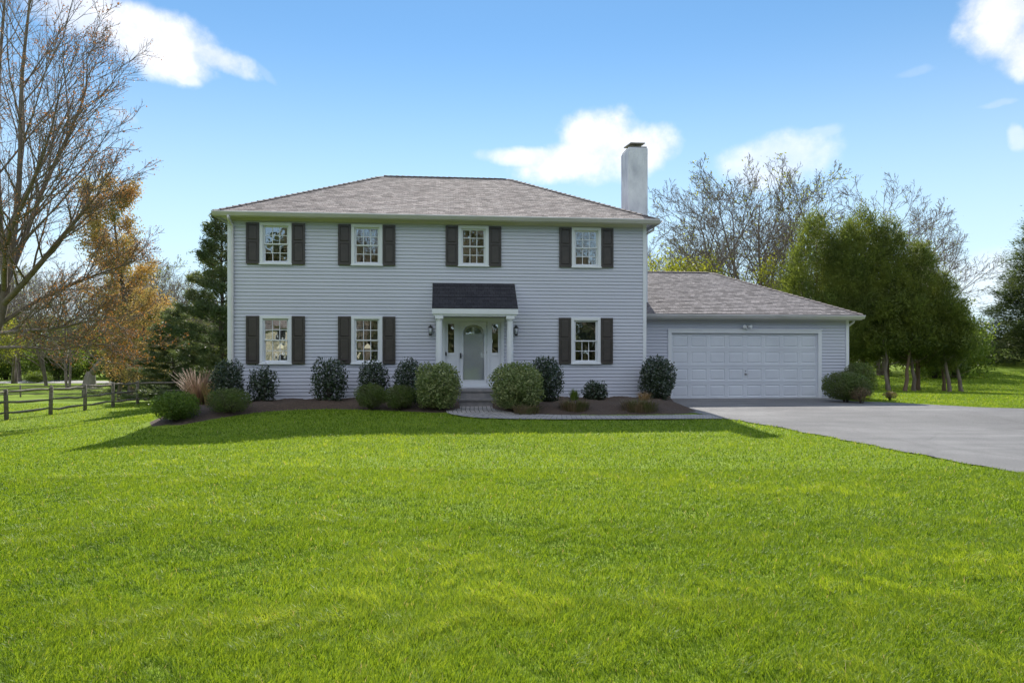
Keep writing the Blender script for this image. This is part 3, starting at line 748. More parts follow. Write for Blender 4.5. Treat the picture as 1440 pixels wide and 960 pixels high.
# ---- garage door
gy0 = GF+.03
m = MB(); a0, a1, b0, b1 = 13.32, 18.27, .095, 2.23
m.box(a0, a1, gy0+.022, gy0+.06, b0, b1)
rowh = (b1-b0)/4; colw = (a1-a0)/8
for r_ in range(4):
    z0, z1 = b0+r_*rowh+.004, b0+(r_+1)*rowh-.004
    # section face with eight embossed panels
    xs = [a0]
    for c in range(8):
        x0, x1 = a0+c*colw, a0+(c+1)*colw; ix0, ix1, iz0, iz1 = x0+.055, x1-.055, z0+.075, z1-.075
        y = gy0; yi = gy0+.016; g_ = .022
        O = [(x0, y, z0), (x1, y, z0), (x1, y, z1), (x0, y, z1)]
        I = [(ix0, y, iz0), (ix1, y, iz0), (ix1, y, iz1), (ix0, y, iz1)]
        J = [(ix0+g_, yi, iz0+g_), (ix1-g_, yi, iz0+g_), (ix1-g_, yi, iz1-g_), (ix0+g_, yi, iz1-g_)]
        K = [(ix0+2.6*g_, y+.002, iz0+2.6*g_), (ix1-2.6*g_, y+.002, iz0+2.6*g_), (ix1-2.6*g_, y+.002, iz1-2.6*g_), (ix0+2.6*g_, y+.002, iz1-2.6*g_)]
        for q in range(4):
            q2 = (q+1) % 4; m.poly([O[q], O[q2], I[q2], I[q]]); m.poly([I[q], I[q2], J[q2], J[q]]); m.poly([J[q], J[q2], K[q2], K[q]])
        m.poly(K)
    m.poly([(a0, gy0, z0), (a0, gy0+.022, z0), (a1, gy0+.022, z0), (a1, gy0, z0)]); m.poly([(a0, gy0, z1), (a1, gy0, z1), (a1, gy0+.022, z1), (a0, gy0+.022, z1)])
gd = m.build('garage_door', M['gdoor'], house)
h = MB(); hx = a0+4*colw+.02; h.box(hx-.03, hx+.03, gy0-.02, gy0-.001, .87, .93); h.tube([(hx, gy0-.02, .90), (hx, gy0-.04, .90), (hx+.08, gy0-.04, .90)], .008, 6)
h.build('handle', M['metal'], gd)
MB().box(hx-.016, hx+.016, gy0-.012, gy0-.001, .985, 1.02).build('lock', M['metal'], gd)
ls = MB(); ls.box(a0-.01, a1+.01, gy0+.0, gy0+.03, .06, b0-.003); ls.build('rubber_seal', M['dark'], gd)
fr = MB(); fr.box(a0-.115, a0, GF-.045, GF+.05, .08, b1+.12); fr.box(a1, a1+.115, GF-.045, GF+.05, .08, b1+.12); fr.box(a0, a1, GF-.045, GF+.05, b1+.006, b1+.12)
fr.box(a0-.135, a1+.135, GF-.07, GF-.0455, b1+.10, b1+.135)
fr.build('garage_door_frame', M['trim'], house)
# flood light over the door
fx = 15.80; m = MB(); m.lathe([(.055, 0), (.06, .012), (.05, .03)], (fx, GF-.03, 2.43), 10); m.tube([(fx, GF-.02, 2.44), (fx, GF-.09, 2.44)], .025, 8)
fld = m.build('flood_light', M['metal'], house)
for sg in (-1, 1):
    m = MB(); p = Vector((fx+sg*.03, GF-.08, 2.46)); d = Vector((sg*.55, -.75, -.18)).normalized()
    m.tube([p, p+d*.05, p+d*.09, p+d*.15, p+d*.155], [.02, .03, .05, .058, .05], 10); m.build('lamp_head', M['trim'], fld)
m = MB(); m.tube([(fx, GF-.07, 2.43), (fx, GF-.10, 2.36), (fx, GF-.10, 2.34)], [.02, .03, .02], 8); m.build('sensor', M['trim'], fld)

# pendant lamps lit inside
for k, (s_, w_, z_) in enumerate(((1.05, 1.6, 1.78), (3.68, 1.6, 1.78))):
    x, y, z = hw(s_, w_, z_)
    e = empty('pendant_lamp', (x, y, z))
    tag(e, ('lit pendant lamp seen through the ground floor window nearest the left corner', 'lit pendant lamp seen through the second ground floor window from the left')[k], 'lamp', 'lit lamps inside the ground floor')
    MB().lathe([(.11, -.05), (.10, 0), (.05, .06), (.02, .09)], (0, 0, 0), 14).build('lamp_shade', M['lamp'], e)
    MB().tube([(0, 0, .12), (0, 0, 2.92-z_)], .006, 5).build('cord', M['dark'], e)

# ------------------------------------------------------------------ plants
def rquads(C_, size, rng, nrm=None, spread=1.0, aspect=.55, axis=None, fold=0):
    """leaf quads (rhombus) at centres C_"""
    n = len(C_)
    if axis is None:
        a = rng.normal(size=(n, 3))
    else:
        a = axis+rng.normal(size=(n, 3))*spread
    a /= np.linalg.norm(a, axis=1, keepdims=True)+1e-9
    b = rng.normal(size=(n, 3)) if nrm is None else nrm+rng.normal(size=(n, 3))*.55
    b = np.cross(a, b); b /= np.linalg.norm(b, axis=1, keepdims=True)+1e-9
    s = size[:, None]
    V = np.stack([C_-a*s*.5, C_+b*s*aspect*.5, C_+a*s*.5, C_-b*s*aspect*.5], 1).reshape(-1, 3)
    return V
def quad_mesh(name, V):
    F = np.arange(len(V), dtype=np.int32).reshape(-1, 4)
    return arr_mesh(name, V, [F])

def shrub(name, x, y, rx, h, mat, label, cat='shrub', group=None, n=4500, ls=.05, boxy=2.5, dens=.3, seed=1, stem=True, ry=None, base=.1, aspect=.6, up=.25, lump=.10, twig=True):
    rng = np.random.default_rng(seed); ry = ry or rx*.95
    g = empty(name, (x, y, T(x, y)+.05)); tag(g, label, cat, group)
    d = rng.normal(size=(n*2, 3)); d /= np.linalg.norm(d, axis=1, keepdims=True)
    k = (np.abs(d)**boxy).sum(1)**(-1/boxy)
    f = rng.random(n*2)**dens
    az = np.arctan2(d[:, 1], d[:, 0]); el = d[:, 2]
    lm = 1+lump*(np.sin(az*3+seed)*np.cos(el*4+seed*2)+.6*np.sin(az*7+el*6+seed*3)+.5*np.sin(az*13-el*11+seed))
    P = d*(k*f*lm)[:, None]
    P = P[P[:, 2] > -.93][:n]
    hh = (h-.02)/2
    C_ = P*np.array([rx, ry, hh])+np.array([0, 0, hh+.01])
    # narrower at the foot
    tz = np.clip(C_[:, 2]/h, 0, 1); nar = (1-base)+base*np.clip(tz*3, 0, 1); C_[:, :2] *= nar[:, None]
    dn = d[:len(C_)]
    nr = P/(np.linalg.norm(P, axis=1, keepdims=True)+1e-9)
    ax = nr*.5+np.array([0, 0, up])
    V = rquads(C_, ls*(.6+.8*rng.random(len(C_))), rng, nrm=nr, axis=ax, spread=.8, aspect=aspect)
    quad_o = link('foliage', quad_mesh('foliage', V), mat, g)
    if stem:
        m = MB(); r = random.Random(seed)
        for q in range(9):
            a = r.uniform(0, 6.28); rr = r.uniform(.25, .8); tx, ty = rx*rr*math.cos(a), ry*rr*math.sin(a)
            m.tube([(tx*.12, ty*.12, -.08), (tx*.4, ty*.4, h*.35), (tx*.8, ty*.8, h*.75)], [.016, .012, .005], 5)
        m.build('stem', M['barkd'], g)
    return g
shr = 'clipped shrubs planted along the house front'
shrub('round_bush', -7.75, 15.75, .50, .66, M['box'], 'sunlit rounded boxwood at the left tip of the mulch bed', n=6500, ls=.045, seed=1, group=shr)
shrub('low_bush', -6.85, 16.5, .50, .60, M['yew'], 'low wide green bush beside the reddish twigs, just right of the sunlit boxwood', n=7500, ls=.05, aspect=.25, up=1, seed=2, group=shr)
shrub('tall_shrub', -7.62, 18.3, .40, 1.28, M['holly'], 'tall dark shrub in front of the left corner of the house', n=5200, ls=.055, seed=3, group=shr, boxy=3)
shrub('holly_bush', -6.80, 18.6, .38, 1.08, M['holly'], 'open glossy holly under the ground floor window nearest the left corner', n=2300, ls=.062, seed=4, group=shr, lump=.16)
shrub('holly_bush', -5.02, 18.75, .45, 1.24, M['holly'], 'square topped holly left of the second ground floor window', n=3300, ls=.065, seed=5, group=shr, boxy=4, lump=.13, base=.25)
shrub('holly_bush', -3.83, 18.85, .41, 1.24, M['holly'], 'rounded dark holly under the second ground floor window from the left', n=3300, ls=.06, seed=6, group=shr)
shrub('low_bush', -3.63, 17.55, .41, .64, M['yew'], 'low feathery yew in front of the rounded dark holly', n=7000, ls=.055, aspect=.2, up=1.3, seed=7, group=shr, boxy=2.2)
shrub('low_bush', -2.86, 17.35, .41, .62, M['yew'], 'low feathery yew next to the variegated bush left of the step', n=7000, ls=.055, aspect=.2, up=1.3, seed=8, group=shr, boxy=2.2)
shrub('tall_shrub', -2.78, 18.45, .40, 1.25, M['holly'], 'dark rounded shrub behind the variegated bush left of the porch', n=5200, ls=.05, seed=9, group=shr)
shrub('holly_bush', -2.42, 17.95, .26, .72, M['holly'], 'small speckled holly squeezed between feathery yew and variegated bush', n=900, ls=.055, seed=10, group=shr, lump=.2)
shrub('variegated_bush', -1.87, 17.2, .53, 1.14, M['vari'], 'big square variegated bush left of the front step', n=11000, ls=.05, seed=11, group=shr, boxy=3.6, aspect=.7)
shrub('variegated_bush', .12, 16.95, .63, 1.16, M['vari'], 'wide rounded variegated bush right of the front step', n=13000, ls=.05, seed=12, group=shr, boxy=2.8, aspect=.7)
shrub('tall_shrub', .90, 18.5, .48, 1.32, M['holly'], 'dark egg shaped shrub behind the wide variegated bush', n=6500, ls=.055, seed=13, group=shr, boxy=2.3)
shrub('holly_bush', 2.34, 19.2, .34, .64, M['holly'], 'small round holly under the ground floor window right of the door', n=2000, ls=.06, seed=14, group=shr, lump=.15)
shrub('tall_shrub', 4.22, 19.85, .50, 1.32, M['holly'], 'tall dark holly at the left side of the garage door', n=6200, ls=.06, seed=15, group=shr, boxy=2.6)
shrub('clipped_bush', 10.0, 20.45, .66, .88, M['yew'], 'wide dark clipped bush at the right end of the garage wall', n=11000, ls=.045, seed=16, group=shr, lump=.04)
shrub('clipped_bush', 11.2, 22.0, .50, 1.15, M['yew'], 'taller clipped bush behind the right garage corner', n=8000, ls=.045, seed=17, group=shr, lump=.04)
shrub('brush_clump', 10.15, 19.85, .33, .45, M['brush'], 'brownish dry clump in front of the wide clipped bush by the garage', n=1600, ls=.06, aspect=.2, up=1.2, seed=18, boxy=2)
shrub('brush_clump', 11.75, 21.2, .22, .26, M['brush'], 'small grey clump on the grass right of the clipped bushes', n=500, ls=.06, aspect=.3, seed=19, boxy=2)
def tuft(name, x, y, r, h, mat, label, n=220, seed=1, w=.012, cat='plant', group=None, lean=.5, stems=False):
    """blades or canes rising from one foot"""
    rng = random.Random(seed); g = empty(name, (x, y, T(x, y)+.06)); tag(g, label, cat, group); m = MB()
    for q in range(n):
        a = rng.uniform(0, 6.28); b = math.sqrt(rng.random())*r*(.35 if n < 230 else .8); ln = h*rng.uniform(.6, 1.05); le = rng.uniform(.1, 1)*lean
        dx, dy = math.cos(a), math.sin(a); p = Vector((dx*b, dy*b, -.03))
        q1 = p+Vector((dx*le*ln*.35, dy*le*ln*.35, ln*.6)); q2 = p+Vector((dx*le*ln*.95, dy*le*ln*.95, ln*(1-.25*le)))
        if stems: m.tube([p, q1, q2], [w, w*.8, w*.4], 4)
        else:
            s_ = Vector((-dy, dx, 0))*w; m.poly([p-s_, p+s_, q1+s_*.9, q1-s_*.9]); m.poly([q1-s_*.9, q1+s_*.9, q2])
    m.build('stem' if stems else 'blade', mat, g); return g
low = 'low tufts at the front of the mulch bed'
tuft('twig_shrub', -8.75, 19.0, .5, 1.2, M['redtwig'], 'spray of bare reddish canes between the bushes left of the house', n=130, seed=2, w=.010, cat='shrub', lean=.55, stems=True)
tuft('dry_grass', -8.25, 18.7, .35, .85, M['straw'], 'straw coloured grass clump at the foot of the reddish canes', n=160, seed=31, w=.010, lean=.4)
tuft('iris_clump', 1.72, 18.9, .25, .50, M['box'], 'upright spiky leaves left of the small round holly', n=70, seed=3, w=.014, lean=.35)
tuft('grass_tuft', 1.55, 16.95, .45, .34, M['brush'], 'brownish grass tuft in mulch below the spiky leaves', n=380, seed=4, w=.008, lean=.9, group=low)
tuft('grass_tuft', 3.15, 16.85, .55, .36, M['brush'], 'brownish grass tuft in mulch in front of the tall holly', n=480, seed=5, w=.008, lean=.9, group=low)
tuft('grass_tuft', .35, 16.3, .40, .26, M['brush'], 'flat tuft at the foot of the wide variegated bush', n=300, seed=6, w=.008, lean=1.0, group=low)
tuft('grass_tuft', 3.62, 18.7, .30, .42, M['straw'], 'pale dry tuft leaning on the tall holly by the garage', n=220, seed=7, w=.008, lean=.6, group=low)

# ------------------------------------------------------------------ trees
class Tree:
    def __init__(s, seed): s.r = random.Random(seed); s.wood = MB(); s.twig = MB(); s.tips = []
    def rdir(s, d, ang):
        o = d.orthogonal().normalized(); q = Matrix.Rotation(s.r.uniform(0, 2*math.pi), 3, d)
        ax = q @ o
        return (Matrix.Rotation(ang, 3, ax) @ d).normalized()
    def grow(s, pts, r0, r1, lv, spec):
        """pts polyline; spawns children recursively"""
        n = len(pts); rad = [r0+(r1-r0)*(k/(n-1)) for k in range(n)]
        (s.wood if lv <= spec.get('wl', 0) else s.twig).tube(pts, rad, (9, 7, 5, 4, 3, 3)[min(lv, 5)], cap=False)
        ln = sum((pts[k+1]-pts[k]).length for k in range(n-1))
        if lv >= spec['levels']:
            s.tips.append((pts[-1], (pts[-1]-pts[-2]).normalized())); s.tips.append((pts[n//2], (pts[-1]-pts[-2]).normalized())); return
        nc = spec['n'][lv]; t0 = spec['start'][lv]
        for k in range(nc):
            t = t0+(1-t0)*((k+s.r.uniform(.1, .9))/nc); f = t*(n-1); i_ = min(int(f), n-2); p = pts[i_].lerp(pts[i_+1], f-i_)
            d = (pts[i_+1]-pts[i_]).normalized(); nd = s.rdir(d, R(s.r.uniform(*spec['ang'][lv])))
            cl_ = ln*spec['len'][lv]*(1.15-.6*t)*s.r.uniform(.7, 1.2); rr = max((r0+(r1-r0)*t)*spec['rr'], spec['rmin'])
            s.branch(p, nd, cl_, rr, lv+1, spec)
        s.tips.append((pts[-1], (pts[-1]-pts[-2]).normalized()))
    def branch(s, p, d, ln, r0, lv, spec):
        k = (6, 6, 5, 4, 3, 3)[min(lv, 5)]; pts = [p.copy()]; st = ln/k
        for q in range(k):
            d = (d+Vector((s.r.gauss(0, 1), s.r.gauss(0, 1), s.r.gauss(0, 1)))*spec['wob']+Vector((0, 0, spec['trop']))).normalized()
            pts.append(pts[-1]+d*st)
        s.grow(pts, r0, max(r0*.35, spec['rmin']*.6), lv, spec)

def bare_spec(**k):
    d = dict(levels=4, n=[9, 6, 5, 4], start=[.3, .2, .2, .2], ang=[(30, 50), (28, 50), (25, 50), (25, 55)], len=[.75, .55, .5, .5], rr=.55, rmin=.007, wob=.09, trop=.07, wl=1)
    d.update(k); return d
def leaves_at(tips, n, spread, size, rng, per=None):
    P = np.array([[t[0].x, t[0].y, t[0].z] for t in tips]); D = np.array([[t[1].x, t[1].y, t[1].z] for t in tips])
    idx = rng.integers(0, len(P), n); C_ = P[idx]+rng.normal(size=(n, 3))*spread-D[idx]*rng.random((n, 1))*spread*2
    return rquads(C_, size*(.6+.8*rng.random(n)), rng, aspect=.6)
def bare_meshes(seed, h, tr, spec, leaf_n=0, leaf_s=.08, spread=.12, limbs=None, tip_filter=None, forks=1):
    t = Tree(seed)
    if limbs is None:
        for q in range(forks):
            d = Vector((t.r.uniform(-.12, .12)*forks, t.r.uniform(-.12, .12)*forks, 1)).normalized(); p = Vector((q*.25-.12*(forks-1), 0, -.3)); pts = [p]
            for k in range(8): d = (d+Vector((t.r.gauss(0, .05), t.r.gauss(0, .05), .04))).normalized(); pts.append(pts[-1]+d*h/8)
            t.grow(pts, tr, tr*.12, 0, spec)
    else:
        for pts, r0, r1, lv in limbs: t.grow([Vector(p) for p in pts], r0, r1, lv, spec)
    lm = None
    if leaf_n:
        tips = [x for x in t.tips if tip_filter is None or tip_filter(x[0])]
        lm = quad_mesh('leaves', leaves_at(tips, leaf_n, spread, leaf_s, np.random.default_rng(seed)))
    return t.wood.mesh('trunk'), t.twig.mesh('branches'), lm
def place(name, x, y, meshes, mats, label, cat='tree', group=None, rz=0, sc=1, names=('trunk', 'branches', 'leaves'), dz=0, scz=None):
    g = empty(name, (x, y, T(x, y)+dz), rz); g.scale = (sc, sc, scz or sc); tag(g, label, cat, group)
    for me, mt, nm_ in zip(meshes, mats, names):
        if me is not None: link(nm_, me, mt, g)
    return g

# the big maple at the left edge: explicit limbs, twigs grown from them
def P3(px, py, z): return ((px-720)/960*z, z, 1.5+(500-py)/960*z)   # sight line to a point, used once to draw the limbs of this tree
mx, my = -19.2, 25.0
def L3(l):
    return [Vector(P3(*p))-Vector((mx, my, T(mx, my))) for p in l]
def lerp_poly(l, n=9):
    out = []; m_ = len(l)-1
    for k in range(n):
        f = k/(n-1)*m_; i_ = min(int(f), m_-1); u_ = f-i_
        a, b = l[i_], l[i_+1]; p0 = l[i_-1] if i_ > 0 else a; p3 = l[i_+2] if i_+2 < len(l) else b
        out.append(.5*((2*a)+(b-p0)*u_+(2*p0-5*a+4*b-p3)*u_*u_+(3*a-p0-3*b+p3)*u_**3))
    return out
trunk = L3([(-32, 600, 25), (-28, 560, 25), (-18, 500, 25), (0, 440, 25), (8, 400, 25)])
limbs = [(lerp_poly(trunk, 8), .27, .18, 0),
 (lerp_poly(L3([(6, 410, 25), (18, 340, 24.8), (28, 240, 24.6), (30, 120, 24.3), (40, 20, 24), (48, -60, 24)]), 12), .13, .02, 1),
 (lerp_poly(L3([(8, 400, 25), (0, 320, 25.4), (-4, 220, 25.8), (-2, 110, 26), (6, 10, 26), (10, -70, 26)]), 12), .14, .02, 1),
 (lerp_poly(L3([(10, 395, 25), (36, 330, 25.5), (62, 262, 26), (96, 190, 26.2), (120, 130, 26.4), (122, 80, 26.4)]), 12), .12, .015, 1),
 (lerp_poly(L3([(2, 430, 25), (40, 390, 24.5), (90, 330, 24), (115, 300, 23.7), (132, 280, 23.4), (142, 268, 23.2)]), 12), .12, .012, 1),
 (lerp_poly(L3([(-6, 460, 25), (40, 430, 25.5), (100, 400, 26), (140, 385, 26.3), (170, 374, 26.5), (190, 366, 26.6)]), 12), .09, .01, 1),
 (lerp_poly(L3([(-10, 470, 25), (30, 465, 24.3), (80, 462, 23.8), (130, 450, 23.4), (165, 452, 23)]), 10), .08, .01, 1),
 (lerp_poly(L3([(-14, 490, 25), (30, 488, 24.6), (80, 492, 24.4), (130, 484, 24.2), (185, 488, 24)]), 10), .07, .01, 1),
 (lerp_poly(L3([(4, 420, 25), (-40, 330, 24), (-70, 200, 23.5), (-80, 80, 23.5)]), 10), .12, .015, 1),
 (lerp_poly(L3([(6, 410, 25), (10, 340, 23), (40, 270, 21.8), (70, 190, 21), (88, 110, 20.6)]), 10), .10, .012, 1)]
msp = bare_spec(levels=4, n=[0, 24, 8, 4], start=[.3, .12, .12, .12], ang=[(30, 50), (24, 46), (22, 42), (22, 45)], len=[.7, .42, .46, .5], rr=.42, rmin=.008, wob=.07, trop=.055, wl=1)
mm_ = bare_meshes(11, 0, 0, msp, leaf_n=20000, leaf_s=.058, spread=.07, limbs=limbs)
place('maple_tree', mx, my, mm_, (M['bark'], M['bark'], M['bud']), 'large bare maple with orange brown buds filling the left edge of the photo')

# conifers and dense crowns
def cone_mesh(seed, h, prof, ncl, per, ls, clump, up=.6, z0=.0, aspect=.35, inner=.45, lump=.12, droop=0):
    """crown from sprays: prof(t)->radius for t 0 (bottom) .. 1 (top)"""
    rng = np.random.default_rng(seed); t = rng.random(ncl*4); pr = np.array([prof(a) for a in t]); keep = rng.random(len(t)) < pr/pr.max(); t = t[keep][:ncl]; pr = pr[keep][:ncl]
    az = rng.random(len(t))*2*np.pi
    lm = 1+lump*(np.sin(az*3+t*9+seed)+.7*np.sin(az*5-t*17+seed)+.6*np.sin(az*2+t*31))
    rr = pr*lm*(inner+(1-inner)*np.sqrt(rng.random(len(t))))
    C0 = np.stack([rr*np.cos(az), rr*np.sin(az), z0+t*(h-z0)], 1)
    out = np.stack([np.cos(az), np.sin(az), np.full(len(t), up)], 1); out /= np.linalg.norm(out, axis=1, keepdims=True)
    C_ = np.repeat(C0, per, 0); O = np.repeat(out, per, 0); cs = np.repeat(clump*(.5+rng.random(len(t))), per)[:, None]
    off = rng.normal(size=C_.shape)*cs*.42; al = (rng.random((len(C_), 1))-.5)*cs*1.6
    C_ = C_+off+O*al-np.array([0, 0, droop])*np.abs(al)
    V = rquads(C_, ls*(.6+.8*rng.random(len(C_))), rng, axis=O, spread=.45, aspect=aspect, nrm=np.tile([0, 0, 1.], (len(C_), 1)))
    return quad_mesh('crown', V)
def trunk_mesh(seed, h, r, lean=(0, 0), limbs=14, ll=1.0, t0=.25):
    t = random.Random(seed); m = MB(); pts = []
    for k in range(9): f = k/8; pts.append(Vector((lean[0]*f+t.gauss(0, .03), lean[1]*f+t.gauss(0, .03), -.3+f*h)))
    m.tube(pts, [r*1.35]+[r*(1-.85*k/8) for k in range(1, 9)], 9)
    for q in range(limbs):
        f = t0+(1-t0)*q/limbs; p = pts[0].lerp(pts[-1], f); a = t.uniform(0, 6.28); l = ll*(1.1-f)*t.uniform(.7, 1.2); d = Vector((math.cos(a), math.sin(a), t.uniform(-.1, .5)))
        m.tube([p, p+d*l*.5, p+d*l+Vector((0, 0, .15*l))], [r*.22, r*.15, r*.05], 5)
    return m.mesh('trunk')
def arbp(R_): return lambda t: R_*(min(1, (t+.06)/.22)**.6)*(1-t**2.1)**.85+.04
arb = [cone_mesh(60+k, 9.3, arbp(2.15), 1400, 44, .115, .34, up=1.1, z0=1.7, inner=.4, lump=.12) for k in range(3)]
atr = [trunk_mesh(70, 8, .16, (.2, .2), 20, 2.0, .12), trunk_mesh(71, 8, .14, (-.4, .1), 20, 1.9, .12), trunk_mesh(72, 7.5, .13, (.4, -.2), 20, 1.9, .12)]
agr = 'row of dark cypress trees right of the garage'
for k, (x, y, sc, scz, v, rz, lab) in enumerate([
    (16.2, 36.5, .98, 1.03, 0, 0, 'leftmost bright edged cypress of the row, rising just behind the garage roof'),
    (17.4, 35.4, .80, .95, 2, 2, 'cypress filling the row between its leftmost tree and its tallest tree'),
    (18.45, 36, .98, 1.05, 1, 1.1, 'tallest cypress of the row, with a rounded double top'),
    (19.6, 35.5, .86, .97, 2, 3, 'cypress just right of the tallest of the row, trunk reddish and forked'),
    (20.9, 35.2, .80, .84, 0, 4, 'second cypress from the right end of the row, top sloping down'),
    (22.0, 34.8, .60, .66, 1, 5, 'low rightmost cypress of the row with a leaning bare trunk')]):
    g = place('cypress_tree', x, y, (atr[v], arb[v]), (M['barkr'], M['arbor']), lab, 'tree', agr, rz=rz, sc=sc, scz=scz, names=('trunk', 'crown'))
# extra bare trunks that stand in the row
for k, (x, y, ln, lab) in enumerate([(18.9, 34.2, -.35, 'slim forked trunk left of the reddish one under the cypress crowns'), (19.55, 34.0, .5, 'reddish slim trunk under the middle of the cypress row'), (20.35, 34.4, -.4, 'straight grey trunk between reddish trunk and right end of row'), (21.9, 34.1, -.45, 'leaning grey trunk second from the right end of the row'), (22.6, 34.3, -.5, 'leaning trunk at the right end of the row beside sunlit grass')]):
    g = empty('small_cypress', (x, y, T(x, y))); tag(g, lab, 'tree', 'slim trunks under the cypress crowns')
    r = random.Random(k); link('trunk', trunk_mesh(80+k, 3.6, .11, (ln, .1), 9, 1.2, .45), M['barkr'] if k in (1,) else M['bark'], g)
    o = link('crown', cone_mesh(90+k, 4.6, lambda t: 1.0*(1-t*.6)+.1, 260, 26, .14, .28, up=.8, z0=2.1), M['arbor'], g); o.location = (ln*.8, 0, 0)

# pine left of the house
def pine_meshes(seed, h, r, R_, nl=16, per=7, z0=.1, ls=.22):
    t = random.Random(seed); rng = np.random.default_rng(seed); m = MB(); pts = [Vector((t.gauss(0, .05), t.gauss(0, .05), -.3+h*k/9)) for k in range(10)]
    m.tube(pts, [r*(1-.9*k/9) for k in range(10)], 8); C_ = []; A = []
    for q in range(nl):
        f = z0+(1-z0)*(q/nl)**.9; p = pts[0].lerp(pts[-1], f); L_ = R_*(1.03-f)**.75*t.uniform(.75, 1.15)
        for b in range(per):
            a = b/per*6.28+t.uniform(-.5, .5)+q; l = L_*t.uniform(.6, 1.15); up = -.05+.55*f+t.uniform(-.1, .15)
            d = Vector((math.cos(a), math.sin(a), up)).normalized(); e = p+d*l+Vector((0, 0, .12*l)); mid = p+d*l*.55
            m.tube([p, mid, e], [r*.20*(1.1-f)+.012, .018, .008], 4)
            nn = int(26*l)
            for c in range(nn):
                u_ = .22+.78*math.sqrt(t.random()); side = t.gauss(0, .20*l*(1.15-u_)+.10); pp = p.lerp(e, u_)
                sd_ = Vector((-math.sin(a), math.cos(a), 0)); pp = pp+sd_*side+Vector((0, 0, t.gauss(.02, .05)))
                C_.append(tuple(pp)); A.append((d.x+sd_.x*side*.6, d.y+sd_.y*side*.6, .45))
    C_ = np.array(C_); A = np.array(A); k = 12
    C2 = np.repeat(C_, k, 0)+rng.normal(size=(len(C_)*k, 3))*.09; A2 = np.repeat(A, k, 0)
    V = rquads(C2, ls*(.6+.8*rng.random(len(C2))), rng, axis=A2, spread=.7, aspect=.16)
    return m.mesh('trunk'), quad_mesh('crown', V)
pA = pine_meshes(21, 9.6, .17, 3.4, 17, 7, .06)
place('pine_tree', -15.1, 35.5, pA, (M['barkd'], M['pine']), 'dark layered pine close against the left side of the house', names=('trunk', 'crown'), scz=1.05)
place('pine_tree', -18.6, 37.5, pA, (M['barkd'], M['pine']), 'lower dark pine boughs between the orange tree and the house pine', names=('trunk', 'crown'), rz=2, sc=.78, scz=.55)
place('pine_tree', -35.5, 64, pA, (M['barkd'], M['pine']), 'dark pine behind the left side of the tall orange tree', names=('trunk', 'crown'), rz=1, sc=.95, scz=.75)
place('pine_tree', -29.0, 60, pA, (M['barkd'], M['pine']), 'dark pine behind the right side of the tall orange tree', names=('trunk', 'crown'), rz=3, sc=.9, scz=.7)
pB = pine_meshes(22, 11, .2, 3.2, 15, 6, .2, .26)
place('pine_tree', 33.0, 55, pB, (M['barkd'], M['pine']), 'thin topped pine peeking out right of the cypress row', names=('trunk', 'crown'), sc=.95)
sp = cone_mesh(31, 13, lambda t: 3.7*(1-t)**.8*(1+.10*math.sin(t*60))+.05, 3300, 36, .18, .40, up=.15, z0=.2, aspect=.22, droop=.25, inner=.35)
st_ = trunk_mesh(32, 12.5, .28, (0, 0), 24, 3, .1)
place('spruce_tree', 42.3, 54, (st_, sp), (M['barkd'], M['spruce']), 'tall dense spruce at the right edge of the photo', names=('trunk', 'crown'), sc=1.4, scz=.98)
place('spruce_tree', 46.5, 58, (st_, sp), (M['barkd'], M['spruce']), 'second spruce cut by the right edge, behind the tall dense spruce', names=('trunk', 'crown'), sc=.9, rz=1)

# the orange brown tree
osp = bare_spec(levels=3, n=[44, 8, 5], start=[.14, .15, .2], ang=[(45, 72), (28, 52), (25, 50)], len=[.23, .5, .5], rr=.30, rmin=.012, wob=.08, trop=.06, wl=0)
om = bare_meshes(41, 16, .30, osp, leaf_n=36000, leaf_s=.15, spread=.22)
place('orange_tree', -27.9, 50, om, (M['barkd'], M['barkd'], M['orange']), 'tall conical tree with orange brown young leaves', sc=.95)
om2 = bare_meshes(42, 10, .2, osp, leaf_n=11000, leaf_s=.14, spread=.22)
place('orange_tree', -25.2, 47, om2, (M['barkd'], M['barkd'], M['orange']), 'shorter orange leaved tree between the tall orange tree and the pine', sc=.72, group=None)
place('orange_tree', -30.0, 52, om2, (M['barkd'], M['barkd'], M['orange']), 'lower orange brown tree left of the tall conical orange tree', rz=2, sc=.85)

